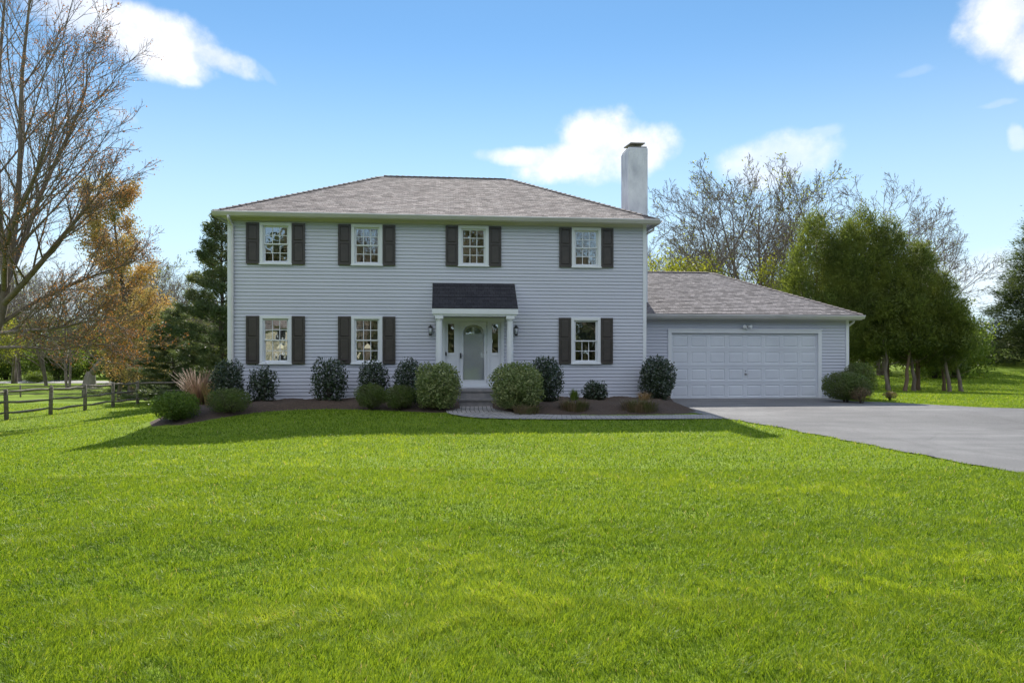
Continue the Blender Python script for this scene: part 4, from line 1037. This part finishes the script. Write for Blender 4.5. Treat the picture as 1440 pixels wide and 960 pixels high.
# bare trees behind the garage and beyond
bsp = bare_spec(levels=4, n=[13, 8, 5, 3], start=[.2, .18, .2, .2], ang=[(30, 60), (28, 50), (25, 50), (25, 50)], len=[.60, .52, .5, .5], rr=.48, rmin=.014, wob=.10, trop=.035)
bA = bare_meshes(51, 13, .22, bsp, leaf_n=1500, leaf_s=.15, spread=.25, forks=2)
bB = bare_meshes(52, 12, .18, bsp, leaf_n=9000, leaf_s=.17, spread=.32, forks=3, tip_filter=lambda p: p.z < 8.5 and (p.x < -.5 or p.y > 1))
bC = bare_meshes(53, 11, .16, bsp, leaf_n=500, leaf_s=.12, spread=.25, forks=2)
bg = 'bare trees standing behind the garage'
for k, (x, y, me, mt, sc, rz, lab) in enumerate([
    (17.8, 47, bA, 'yg', .98, .3, 'tallest bare tree behind the garage, left of the cypress tops'),
    (14.6, 45, bB, 'yg', .93, 1.5, 'many stemmed bare tree with a yellow green patch above the garage roof'),
    (21.5, 52, bA, 'yg', .95, 2.2, 'bare tree directly behind the cypress tops'),
    (15.5, 58, bC, 'yg', .98, 4, 'thin pale bare tree behind the middle of the garage ridge'),
    (13.2, 54, bB, 'yg', .66, 5, 'low yellowish bare tree behind the garage ridge'),
    (11.5, 52, bC, 'yg', .72, .9, 'leftmost small bare tree next to the house corner above the garage roof'),
    (27.0, 50, bC, 'yg', .98, 3, 'bare tree showing right of the cypress tops'),
    (24.5, 56, bB, 'yg', .88, 1, 'fine twigged bare tree behind the right half of the cypress row')]):
    place('bare_tree', x, y, me, (M['bark'], M['bark'], M[mt]), lab, 'tree', bg, rz=rz, sc=sc)
place('bare_tree', 38.5, 62, bC, (M['bark'], M['bark'], M['bud']), 'bare tree leaning out left of the tall spruce', rz=.5, sc=1.0)
place('bare_tree', -13.5, 62, bC, (M['bark'], M['bark'], M['bud']), 'bare tree top just showing over the left roof hip', rz=2, sc=1.0)
# blossom and spring shrubs at the right
def bush_mesh(seed, r, h, n, ls, lump=.2):
    rng = np.random.default_rng(seed); d = rng.normal(size=(n, 3)); d /= np.linalg.norm(d, axis=1, keepdims=True); f = rng.random(n)**.4
    az = np.arctan2(d[:, 1], d[:, 0]); lm = 1+lump*(np.sin(az*3+seed)*np.cos(d[:, 2]*5)+.7*np.sin(az*6+d[:, 2]*9)+.5*np.sin(az*11-d[:, 2]*15+seed))
    C_ = d*(f*lm)[:, None]*np.array([r, r, h/2])+np.array([0, 0, h/2]); C_ = C_[C_[:, 2] > -.1]
    return quad_mesh('foliage', rquads(C_, ls*(.6+.8*rng.random(len(C_))), rng, aspect=.6))
def stems_mesh(seed, r, h, n=10):
    t = random.Random(seed); m = MB()
    for q in range(n):
        a = t.uniform(0, 6.28); rr = t.uniform(.2, .8)*r; m.tube([(0, 0, -.3), (rr*.4*math.cos(a), rr*.4*math.sin(a), h*.4), (rr*math.cos(a), rr*math.sin(a), h*.85)], [.07, .05, .02], 5)
    return m.mesh('stem')
bm_ = [bush_mesh(101, 2.2, 3.2, 9000, .16), bush_mesh(102, 2.6, 2.6, 9000, .17, .26)]; sm_ = [stems_mesh(1, 2.2, 3.2), stems_mesh(2, 2.6, 2.6)]
def bush(x, y, v, mt, sc, scz, lab, grp=None, rz=0, cat='bush'):
    place('garden_bush', x, y, (sm_[v], bm_[v]), (M['barkd'], M[mt]), lab, cat, grp, rz=rz, sc=sc, scz=scz, names=('stem', 'foliage'))
for x, y, v, mt, sc, scz, lab, rz in [
    (28.5, 46, 0, 'lime', .95, 1.25, 'light green bush right of the cypress row', 0),
    (30.2, 46.5, 0, 'lime', 1.0, 1.3, 'taller light green bush beside the rightmost cypress', 2),
    (31.5, 52, 1, 'lime', .9, 1.2, 'second light green bush, further right on the hillside', 1),
    (38.2, 62, 0, 'blossom', .9, 1.3, 'pale blossoming bush under the bare tree left of the spruce', 2),
    (36.2, 58, 1, 'spruce', .8, .8, 'dark low bush at the foot of the blossoming bush', 3),
    (34.5, 66, 1, 'olive', 1.1, 1.1, 'olive bush behind the hillside left of the spruce', 4),
    (21.0, 52, 1, 'olive', 1.3, .8, 'olive bush seen low between the cypress trunks, left', 5),
    (26.5, 53, 1, 'lime', 1.2, .7, 'light green bush seen low between the cypress trunks, right', 6)]:
    bush(x, y, v, mt, sc, scz, lab, 'bushes on the right hillside', rz)
# far left garden
fg = 'shrubs and trees beyond the far fence'
for x, y, v, mt, sc, scz, lab, rz in [
    (-72, 108, 1, 'pine', 1.7, 2.4, 'green bush at the far left edge beyond the pale road', 0),
    (-83, 112, 0, 'lime', 2.0, 2.2, 'bright green bush cut by the left edge beyond the fences', 1),
    (-61.5, 112, 1, 'redleaf', 1.0, 1.1, 'low red leaved bush right of the thin pole', 2),
    (-66.0, 113, 0, 'redleaf', .8, .95, 'small red leaved bush left of the thin pole', 3),
    (-57.5, 110, 0, 'olive', 1.6, 1.4, 'olive bush beyond the road, right of the red bushes', 4),
    (-53, 106, 1, 'lime', 1.3, 1.1, 'light green bush behind the grey stump', 5),
    (-46, 98, 1, 'pine', 1.6, 1.5, 'dark bush beyond the far fence between stump and orange tree', 6),
    (-38, 92, 0, 'olive', 1.7, 1.3, 'olive bush behind the orange tree trunk', 7),
    (-78, 122, 1, 'brush', 2.6, 3.8, 'brownish thicket left behind the pale road', 8),
    (-70, 126, 0, 'brush', 3.0, 4.4, 'tall brownish thicket behind the red bushes', 9),
    (-60, 126, 1, 'olive', 3.0, 4.6, 'tall olive thicket behind the thin pole', 10),
    (-50, 118, 0, 'brush', 2.8, 4.0, 'brown thicket above the grey stump', 11),
    (-40, 112, 1, 'olive', 2.8, 4.0, 'olive thicket right of the grey stump', 12),
    (-30, 100, 0, 'pine', 2.2, 2.2, 'dark green thicket behind the two pines', 13)]:
    bush(x, y, v, mt, sc, scz, lab, fg, rz)
for x, y, me, mt, sc, rz, lab in [
    (-52, 80, bC, 'bud', 1.0, 1, 'bare tree beyond the far fence, left of the orange tree'),
    (-60, 88, bA, 'bud', .95, 2, 'wide bare tree beyond the far fence under the maple boughs'),
    (-44, 84, bA, 'bud', 1.0, 3, 'bare tree behind the left flank of the orange tree'),
    (-38, 70, bC, 'bud', .95, 4, 'slender bare tree showing between maple limbs and orange tree'),
    (-34, 88, bB, 'yg', 1.0, 5, 'bare tree between the orange tree and the house pine'),
    (-70, 96, bB, 'bud', 1.1, 0, 'bare tree by the left edge near the pale road'),
    (-27, 82, bA, 'bud', .9, 1.6, 'bare tree behind the house pine'),
    (-63, 82, bB, 'bud', 1.0, 3.3, 'many stemmed bare tree behind the maple trunk near the left edge'),
    (-48, 92, bA, 'bud', 1.0, 4.4, 'bare tree above the grey stump, beyond the far fence'),
    (-57, 98, bB, 'bud', 1.15, 5.2, 'bare tree just right of the thin pole, beyond the pale road'),
    (-75, 104, bA, 'bud', 1.1, 2.7, 'bare tree behind the dark dome bush'),
    (-33, 66, bB, 'bud', .8, 2.1, 'low bare tree just left of the dark pines')]:
    place('bare_tree', x, y, me, (M['bark'], M['bark'], M[mt]), lab, 'tree', 'bare trees beyond the far fence', rz=rz, sc=sc)
# small dark dome bush and stump, pole
bush(-68.5, 98.5, 1, 'pine', .62, .62, 'dark dome shaped bush standing by the pale road', None, 2)
m = MB(); zz = T(-50.8, 82)
m.tube([(0, 0, -.2), (0, 0, .1), (.05, 0, .5), (.1, 0, 1.3), (.2, .1, 1.9)], [1.25, 1.0, .75, .62, .5], 12, True); m.tube([(.1, 0, 1.4), (1.2, .1, 3.0), (3.0, .2, 4.6), (4.3, .2, 5.4)], [.45, .38, .28, .16], 8)
for a in (.3, 1.7, 3.0, 4.4, 5.5): m.tube([(0, 0, .35), (.9*math.cos(a), .9*math.sin(a), .08), (1.7*math.cos(a), 1.7*math.sin(a), -.15)], [.3, .26, .1], 6)
o = m.build('tree_stump', M['barkl'], None, (-50.8, 82, zz)); tag(o, 'broad grey old stump with a leaning limb beyond the far fence', 'stump')
g = empty('basketball_hoop', (-65.5, 100.5, T(-65.5, 100.5))); tag(g, 'dark backboard on a thin pole beside the pale road', 'basketball hoop')
MB().tube([(0, 0, 0), (0, 0, 2.9)], .07, 8).build('pole', M['dark'], g)
b_ = MB(); b_.box(-.75, .75, -.3, -.22, 2.75, 3.65); b_.tube([(0, -.22, 3.0), (0, 0, 2.85)], .06, 6); b_.build('backboard', M['dark'], g)
r_ = MB(); pts = [(.23*math.cos(a*math.pi/6), -.55+.23*math.sin(a*math.pi/6), 3.0) for a in range(13)]; r_.tube(pts, .02, 5); r_.build('rim', M['redtwig'], g)

# far wood closing the horizon
rng = np.random.default_rng(9); n = 60000
ang = rng.random(n)*math.pi*1.25-math.pi*.125; rad = 170+rng.random(n)*50
x = rad*np.cos(ang); y = rad*np.sin(ang); hmax = 7+3.0*np.sin(ang*23)+2.2*np.sin(ang*51+1)+1.3*np.sin(ang*117)
hmax = np.where(x > 0, hmax*.75, hmax*1.35)
z = Tn(x, y)+rng.random(n)**1.15*hmax
n2 = 34000; a2 = -rng.random(n2)*math.pi; r2 = 48+rng.random(n2)*14
x2 = r2*np.cos(a2); y2 = r2*np.sin(a2); h2 = 17+2.5*np.sin(a2*13)+2*np.sin(a2*31+1)+1.2*np.sin(a2*77)
C_ = np.concatenate([np.stack([x, y, z], 1), np.stack([x2, y2, Tn(x2, y2)+rng.random(n2)*h2], 1)]); n = len(C_)
fw = link('far_wood', quad_mesh('far_wood', rquads(C_, .7+.9*rng.random(n), rng, aspect=.8)), M['farwood']); tag(fw, 'far belt of brown and olive woodland closing the horizon', 'woodland', kind='stuff')

# ---- fences
def fence(name, posts, label, h=1.15, r=.075, seed=1, ends=()):
    t = random.Random(seed); g = empty(name, (posts[0][0], posts[0][1], T(*posts[0]))); tag(g, label, 'fence'); o = Vector(g.location)
    for (x, y) in posts:
        m = MB(); z = T(x, y); lx, ly = t.gauss(0, .02), t.gauss(0, .02); p = Vector((x, y, z))-o; a = t.uniform(-.2, .2)
        m.tube([p+Vector((0, 0, -.3)), p+Vector((lx*.5, ly*.5, h*.5)), p+Vector((lx, ly, h-.03)), p+Vector((lx, ly, h))], [r*1.05, r, r*.95, r*.6], 6); m.build('post', M['fence'], g)
    for (a, b) in zip(posts, posts[1:]):
        for fz in (.22, .56, .9):
            m = MB(); A = Vector((a[0], a[1], T(*a)+h*fz+t.gauss(0, .02)))-o; B = Vector((b[0], b[1], T(*b)+h*fz+t.gauss(0, .02)))-o
            mid = A.lerp(B, .5)+Vector((0, 0, t.gauss(-.015, .025))); q1 = A.lerp(B, .25)+Vector((0, 0, t.gauss(0, .02))); q2 = A.lerp(B, .75)+Vector((0, 0, t.gauss(0, .02)))
            m.tube([A, q1, mid, q2, B], [.03, .05, .055, .05, .03], 5); m.build('rail', M['fence'], g)
fence('rail_fence', [(-19.3, 20.6), (-19.1, 23.1), (-18.95, 25.6), (-18.8, 27.8), (-18.7, 29.9), (-18.7, 32.0), (-18.7, 34.1), (-16.4, 34.3), (-14.0, 34.6), (-11.6, 34.9)], 'near weathered three rail split rail fence on the left lawn')
fence('rail_fence', [(-54.5, 62.5), (-51.5, 63.3), (-49, 64), (-46.5, 64.6), (-44.0, 65.2), (-41.4, 65.8), (-38.9, 66.4), (-36.3, 67), (-33.8, 67.6), (-31.2, 68.2), (-28.6, 68.8)], 'far dark split rail fence behind the near one', seed=2)

# ---- mirrored neighbourhood behind the camera (shows in the window panes)
g = empty('neighbour_house', (-12.5, -36, T(-12.5, -36)), R(-6)); tag(g, 'pale gabled house mirrored in the ground floor window panes at the left', 'house')
M['cream'] = pm('cream_wall', (.62,.55,.42), (.56,.49,.38), 1, .8)
m = MB(); m.box(-6, 6, -4, 4, -.4, 5.2); m.prism([(-6, -4, 5.2), (-6, 4, 5.2), (-6, 0, 7.6)], (12, 0, 0)); m.build('wall', M['cream'], g)
m = MB(); m.prism([(-6.4, -4.5, 4.95), (-6.4, 0, 7.68), (-6.4, 4.5, 4.95), (-6.4, 4.5, 5.1), (-6.4, 0, 7.9), (-6.4, -4.5, 5.1)], (12.8, 0, 0)); m.build('roof', M['capshingle'], g)
for x in (-4, -1.4, 1.4, 4):
    for z in (1, 3.6):
        w_ = MB(); w_.box(x-.5, x+.5, 4.0, 4.06, z, z+1.3); w = w_.build('window', M['trim'], g); MB().box(x-.42, x+.42, 4.061, 4.07, z+.08, z+1.22).build('pane', M['dark'], w)
for k, (x, y, me, sc, lab) in enumerate([(-17, -24, bA, 1.1, 'leftmost'), (-5, -28, bC, 1.2, 'middle'), (9, -26, bA, 1.05, 'right'), (20, -30, bC, 1.2, 'far right')]):
    place('bare_tree', x, y, me, (M['bark'], M['bark'], M['bud']), 'bare tree mirrored in the window panes, %s of the mirrored trees' % lab, 'tree', 'bare trees mirrored in the windows', rz=k, sc=sc)

# ------------------------------------------------------------------ grass blades
def pip(x, y, pg):
    c = np.zeros(len(x), bool)
    for (x1, y1), (x2, y2) in zip(pg, pg[1:]+pg[:1]):
        if y1 == y2: continue
        c ^= ((y1 > y) != (y2 > y)) & (x < (x2-x1)*(y-y1)/(y2-y1)+x1)
    return c
def lawn_blades():
    rng = np.random.default_rng(7); P = []
    DLa = np.array(DL); bands = [(2.4, 4.2, 14000, .0038), (4.2, 6.2, 7000, .0050), (6.2, 9, 3400, .0068), (9, 13, 1250, .0100), (13, 20, 560, .014), (20, 34, 170, .022)]
    for (y0, y1, dn, w) in bands:
        x0, x1 = -.82*y1-.6, .82*y1+.6
        if y1 > 25: x1 = 60*0-6.5; x0 = -.8*y1
        n = int((x1-x0)*(y1-y0)*dn); x = x0+(x1-x0)*rng.random(n); y = y0+(y1-y0)*rng.random(n)
        k = (np.abs(x) < .80*y+.8)
        dl = np.interp(y, DLa[:, 0], DLa[:, 1])+.035*np.sin(y*5.1)+.025*np.sin(y*11.7+1)
        k &= (x < dl+.03)
        x, y = x[k], y[k]; k = np.ones(len(x), bool)
        # leave out the beds, the walk and the house
        for pg in (FE+BK1[::-1], FE2+BK2[::-1], WALKP, [hw(0, 0)[:2], hw(13, 0)[:2], hw(13, 8)[:2], hw(0, 8)[:2]]): k &= ~pip(x, y, pg)
        x, y = x[k], y[k]; P.append(np.stack([x, y, np.full(len(x), w)], 1))
    n = 130000; y = 17.5+32*rng.random(n)**1.1; x = 10.3+(.80*y-9.5)*rng.random(n)
    k = (x > np.interp(y, [q[0] for q in DR], [q[1] for q in DR])-.04) & ~pip(x, y, [hw(13, 1.3)[:2], hw(19.4, 1.3)[:2], hw(19.4, 9)[:2], hw(13, 9)[:2]])
    x, y = x[k], y[k]; P.append(np.stack([x, y, .013+.0009*(y-17)], 1))
    P = np.concatenate(P); n = len(P); x, y, w = P.T
    ph = np.sin(x*1.1+np.sin(y*.9)*2)*np.sin(y*1.3+np.sin(x*.7)*1.7); ph2 = np.sin(x*3.7+y*2.1+1.5*np.sin(y*4.3))*np.sin(y*4.9-x*1.7+1.2*np.sin(x*5.1)); ph3 = np.sin(x*9.3+2*np.sin(y*6))*np.sin(y*10.7+2*np.sin(x*8))
    h = (.050+.008*ph+.011*ph2+.012*ph3)*(.5+.85*rng.random(n)**1.3); h *= np.where(y > 9, .9, 1)
    # lean direction varies in swirls
    la = 2.2*ph+1.8*ph2+2.5*ph3+rng.normal(size=n)*1.1; le = (.25+.55*rng.random(n)+.25*np.clip(ph3, 0, 1))*h
    lx, ly = np.cos(la)*le, np.sin(la)*le
    ba = rng.random(n)*np.pi; bx, by = np.cos(ba)*w*.5, np.sin(ba)*w*.5
    z = Tn(x, y)-.004
    V = np.empty((n, 5, 3)); V[:, 0] = np.stack([x-bx, y-by, z], 1); V[:, 1] = np.stack([x+bx, y+by, z], 1)
    V[:, 2] = np.stack([x+bx*.8+lx*.35, y+by*.8+ly*.35, z+h*.6], 1); V[:, 3] = np.stack([x-bx*.8+lx*.35, y-by*.8+ly*.35, z+h*.6], 1)
    V[:, 4] = np.stack([x+lx, y+ly, z+h*(1-.25*(le/h)**2)], 1)
    b = (np.arange(n)*5)[:, None]
    Q = b+np.array([[0, 1, 2, 3]]); Tt = b+np.array([[3, 2, 4]])
    me = arr_mesh('grass', V.reshape(-1, 3), [Q, Tt])
    big = np.sin(x*.45+np.sin(y*.5)*1.5)*np.sin(y*.6+1.3*np.sin(x*.4))
    tint = np.clip(.47+.08*big+.13*ph+.15*ph2+.13*ph3+.20*rng.normal(size=n), 0, .93); dry = rng.random(n) < (.006+.03*np.clip(ph3*ph2, 0, 1)); tint[dry] = 1
    a = me.attributes.new('tint', 'FLOAT', 'POINT'); a.data.foreach_set('value', np.repeat(tint, 5).astype(np.float32))
    o = link('grass', me, M['blade']); tag(o, 'bright mown lawn grass covering the foreground', 'grass', kind='stuff'); print('BLADES', n)
lawn_blades()

# ------------------------------------------------------------------ light, sky, camera
SUN_EL, SUN_AZ = R(40), R(3)      # behind the house, slightly left of straight ahead
sd_ = Vector((-math.sin(SUN_AZ)*math.cos(SUN_EL), math.cos(SUN_AZ)*math.cos(SUN_EL), math.sin(SUN_EL)))
ld = bpy.data.lights.new('sun', 'SUN'); ld.energy = 4.6; ld.angle = R(.53); ld.color = (1, .95, .86)
lo = bpy.data.objects.new('sun', ld); COL.objects.link(lo); lo.rotation_euler = (-sd_).to_track_quat('-Z', 'Y').to_euler(); lo.location = (0, 0, 40)
wd = bpy.data.worlds.new('World'); scene.world = wd; wd.use_nodes = True; nt = wd.node_tree; nt.nodes.clear(); L = nt.links
sky = N(nt, 'ShaderNodeTexSky'); sky.sky_type = 'NISHITA'; sky.sun_disc = False; sky.sun_elevation = SUN_EL; sky.sun_rotation = -SUN_AZ; sky.dust_density = 0.0; sky.air_density = 1.0; sky.ozone_density = 3.0
tc = N(nt, 'ShaderNodeTexCoord'); sx = N(nt, 'ShaderNodeSeparateXYZ'); L.new(tc.outputs['Generated'], sx.inputs[0])
def MA(op, a, b=None, c=None, clamp=False):
    n = N(nt, 'ShaderNodeMath', operation=op); n.use_clamp = clamp
    for i_, v in enumerate((a, b, c)):
        if v is None: continue
        if isinstance(v, (int, float)): n.inputs[i_].default_value = v
        else: L.new(v, n.inputs[i_])
    return n.outputs[0]
# azimuth / elevation of the view ray, wobbled by noise -> cloud banks placed in the sky
nz = N(nt, 'ShaderNodeTexNoise'); nz.inputs['Scale'].default_value = 7; nz.inputs['Detail'].default_value = 5; L.new(tc.outputs['Generated'], nz.inputs['Vector'])
nsep = N(nt, 'ShaderNodeSeparateColor'); L.new(nz.outputs['Color'], nsep.inputs[0])
az = MA('ARCTAN2', sx.outputs[0], sx.outputs[1]); el = MA('ARCSINE', sx.outputs[2])
azw = MA('ADD', az, MA('MULTIPLY', MA('SUBTRACT', nsep.outputs[0], .5), .075)); elw = MA('ADD', el, MA('MULTIPLY', MA('SUBTRACT', nsep.outputs[1], .5), .05))
def ae(px, py):
    v = Vector(((px-720)/960, 1, (500-py)/960)).normalized(); return math.atan2(v.x, v.y), math.asin(v.z)
clouds = [(215, 55, 95, 40, 8, 1), (300, 78, 60, 16, 12, .8), (255, 104, 32, 9, 8, .7), (120, 22, 85, 40, 10, .75),
          (845, 208, 62, 46, -5, 1), (905, 212, 46, 32, 0, .95), (800, 228, 75, 24, -6, 1), (735, 224, 55, 14, 2, .85),
          (1092, 228, 72, 30, -4, .6), (1150, 196, 28, 9, 0, .25), (1408, 30, 52, 46, 12, 1), (1440, 66, 44, 36, 30, 1), (1428, 196, 14, 16, 0, .4), (1400, 147, 26, 5, 0, .2), (1290, 101, 26, 6, 0, .12),
          (180, 168, 18, 7, 10, .25), (370, 100, 20, 6, 25, .15), (1400, 400, 130, 40, 0, .45), (60, 400, 110, 60, 0, .3)]
nf = N(nt, 'ShaderNodeTexNoise'); nf.inputs['Scale'].default_value = 17; nf.inputs['Detail'].default_value = 9; nf.inputs['Roughness'].default_value = .62; L.new(tc.outputs['Generated'], nf.inputs['Vector'])
edge = MA('MULTIPLY', MA('SUBTRACT', nf.outputs['Fac'], .5), 2.6)
tot = None
for (px, py, rx_, ry_, rot, amp) in clouds:
    a0_, e0_ = ae(px, py); k = 1/960*math.cos(a0_)**2; wx, wy = rx_*k/math.cos(e0_)**.5*1.0, ry_*math.cos(a0_)*math.cos(e0_)/960
    da = MA('SUBTRACT', azw, a0_); de = MA('SUBTRACT', elw, e0_); cr_, sr_ = math.cos(R(-rot)), math.sin(R(-rot))
    u_ = MA('DIVIDE', MA('ADD', MA('MULTIPLY', da, cr_), MA('MULTIPLY', de, sr_)), wx); v_ = MA('DIVIDE', MA('SUBTRACT', MA('MULTIPLY', de, cr_), MA('MULTIPLY', da, sr_)), wy)
    d2 = MA('ADD', MA('MULTIPLY', u_, u_), MA('MULTIPLY', v_, v_)); d2 = MA('ADD', d2, edge); mk = N(nt, 'ShaderNodeMapRange', interpolation_type='SMOOTHSTEP')
    mk.inputs[1].default_value = 1.75; mk.inputs[2].default_value = .15; mk.inputs[3].default_value = 0; mk.inputs[4].default_value = amp; L.new(d2, mk.inputs[0])
    tot = mk.outputs[0] if tot is None else MA('MAXIMUM', tot, mk.outputs[0])
nr_ = N(nt, 'ShaderNodeMapRange'); nr_.inputs[1].default_value = .7; nr_.inputs[2].default_value = .4; nr_.inputs[3].default_value = .72; nr_.inputs[4].default_value = 1; L.new(nf.outputs['Fac'], nr_.inputs[0])
msk = MA('MULTIPLY', tot, nr_.outputs[0], clamp=True)
hs = N(nt, 'ShaderNodeHueSaturation'); hs.inputs['Saturation'].default_value = 1.0; hs.inputs['Value'].default_value = .80; tn = N(nt, 'ShaderNodeMix', data_type='RGBA', blend_type='MULTIPLY'); tn.inputs[0].default_value = 1; tn.inputs[7].default_value = (.80, 1.0, 1.02, 1); L.new(sky.outputs[0], tn.inputs[6]); L.new(tn.outputs[2], hs.inputs['Color'])
mx_ = N(nt, 'ShaderNodeMix', data_type='RGBA'); L.new(msk, mx_.inputs[0]); nc_ = N(nt, 'ShaderNodeMix', data_type='RGBA'); L.new(nf.outputs['Fac'], nc_.inputs[0]); nc_.inputs[6].default_value = (7.6, 7.6, 7.9, 1); nc_.inputs[7].default_value = (5.0, 5.1, 5.5, 1); L.new(nc_.outputs[2], mx_.inputs[7])
# pale air low over the horizon
hz = N(nt, 'ShaderNodeMapRange', interpolation_type='SMOOTHSTEP'); hz.inputs[1].default_value = .46; hz.inputs[2].default_value = -.02; hz.inputs[3].default_value = 0; hz.inputs[4].default_value = .85; L.new(el, hz.inputs[0])
mh = N(nt, 'ShaderNodeMix', data_type='RGBA'); L.new(hz.outputs[0], mh.inputs[0]); L.new(hs.outputs[0], mh.inputs[6]); mh.inputs[7].default_value = (4.7, 5.7, 6.5, 1)
L.new(mh.outputs[2], mx_.inputs[6])
# bright clouds added to the unseen sky behind the viewer, lighting the facade
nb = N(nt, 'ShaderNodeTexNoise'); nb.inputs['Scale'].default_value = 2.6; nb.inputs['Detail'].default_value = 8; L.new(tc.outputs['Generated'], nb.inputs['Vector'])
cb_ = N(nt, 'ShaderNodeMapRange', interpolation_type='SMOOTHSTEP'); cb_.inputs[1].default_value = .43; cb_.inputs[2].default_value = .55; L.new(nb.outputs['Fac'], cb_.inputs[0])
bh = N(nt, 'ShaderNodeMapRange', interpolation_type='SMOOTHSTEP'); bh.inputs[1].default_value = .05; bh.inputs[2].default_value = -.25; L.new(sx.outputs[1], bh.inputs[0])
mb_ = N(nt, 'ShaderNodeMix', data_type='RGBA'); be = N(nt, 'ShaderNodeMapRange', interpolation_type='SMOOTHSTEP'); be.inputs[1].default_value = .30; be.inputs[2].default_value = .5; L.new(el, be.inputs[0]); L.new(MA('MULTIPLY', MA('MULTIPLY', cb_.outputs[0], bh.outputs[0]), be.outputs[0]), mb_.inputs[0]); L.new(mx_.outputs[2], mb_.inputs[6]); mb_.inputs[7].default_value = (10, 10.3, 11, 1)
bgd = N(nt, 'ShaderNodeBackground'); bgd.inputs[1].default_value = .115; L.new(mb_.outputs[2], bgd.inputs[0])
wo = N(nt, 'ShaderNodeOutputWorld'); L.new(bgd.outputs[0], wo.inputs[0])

cd = bpy.data.cameras.new('camera'); cam = bpy.data.objects.new('camera', cd); COL.objects.link(cam); scene.camera = cam
cam.location = (0, 0, 1.5); cam.rotation_euler = (R(90), 0, 0); cd.sensor_width = 36; cd.lens = 24; cd.shift_y = 20/1440; cd.clip_end = 2000; cd.clip_start = .1
vs_ = scene.view_settings; vs_.view_transform = 'Standard'; vs_.look = 'None'; vs_.gamma = 1; vs_.exposure = 0.65; vs_.use_curve_mapping = False
try:
    scene.cycles.max_bounces = 6; scene.cycles.transparent_max_bounces = 12; scene.cycles.use_denoising = True; scene.cycles.denoiser = 'OPENIMAGEDENOISE'; scene.cycles.denoising_input_passes = 'RGB_ALBEDO_NORMAL'; scene.cycles.denoising_prefilter = 'ACCURATE'
    scene.cycles.caustics_reflective = False; scene.cycles.caustics_refractive = False
except Exception: pass
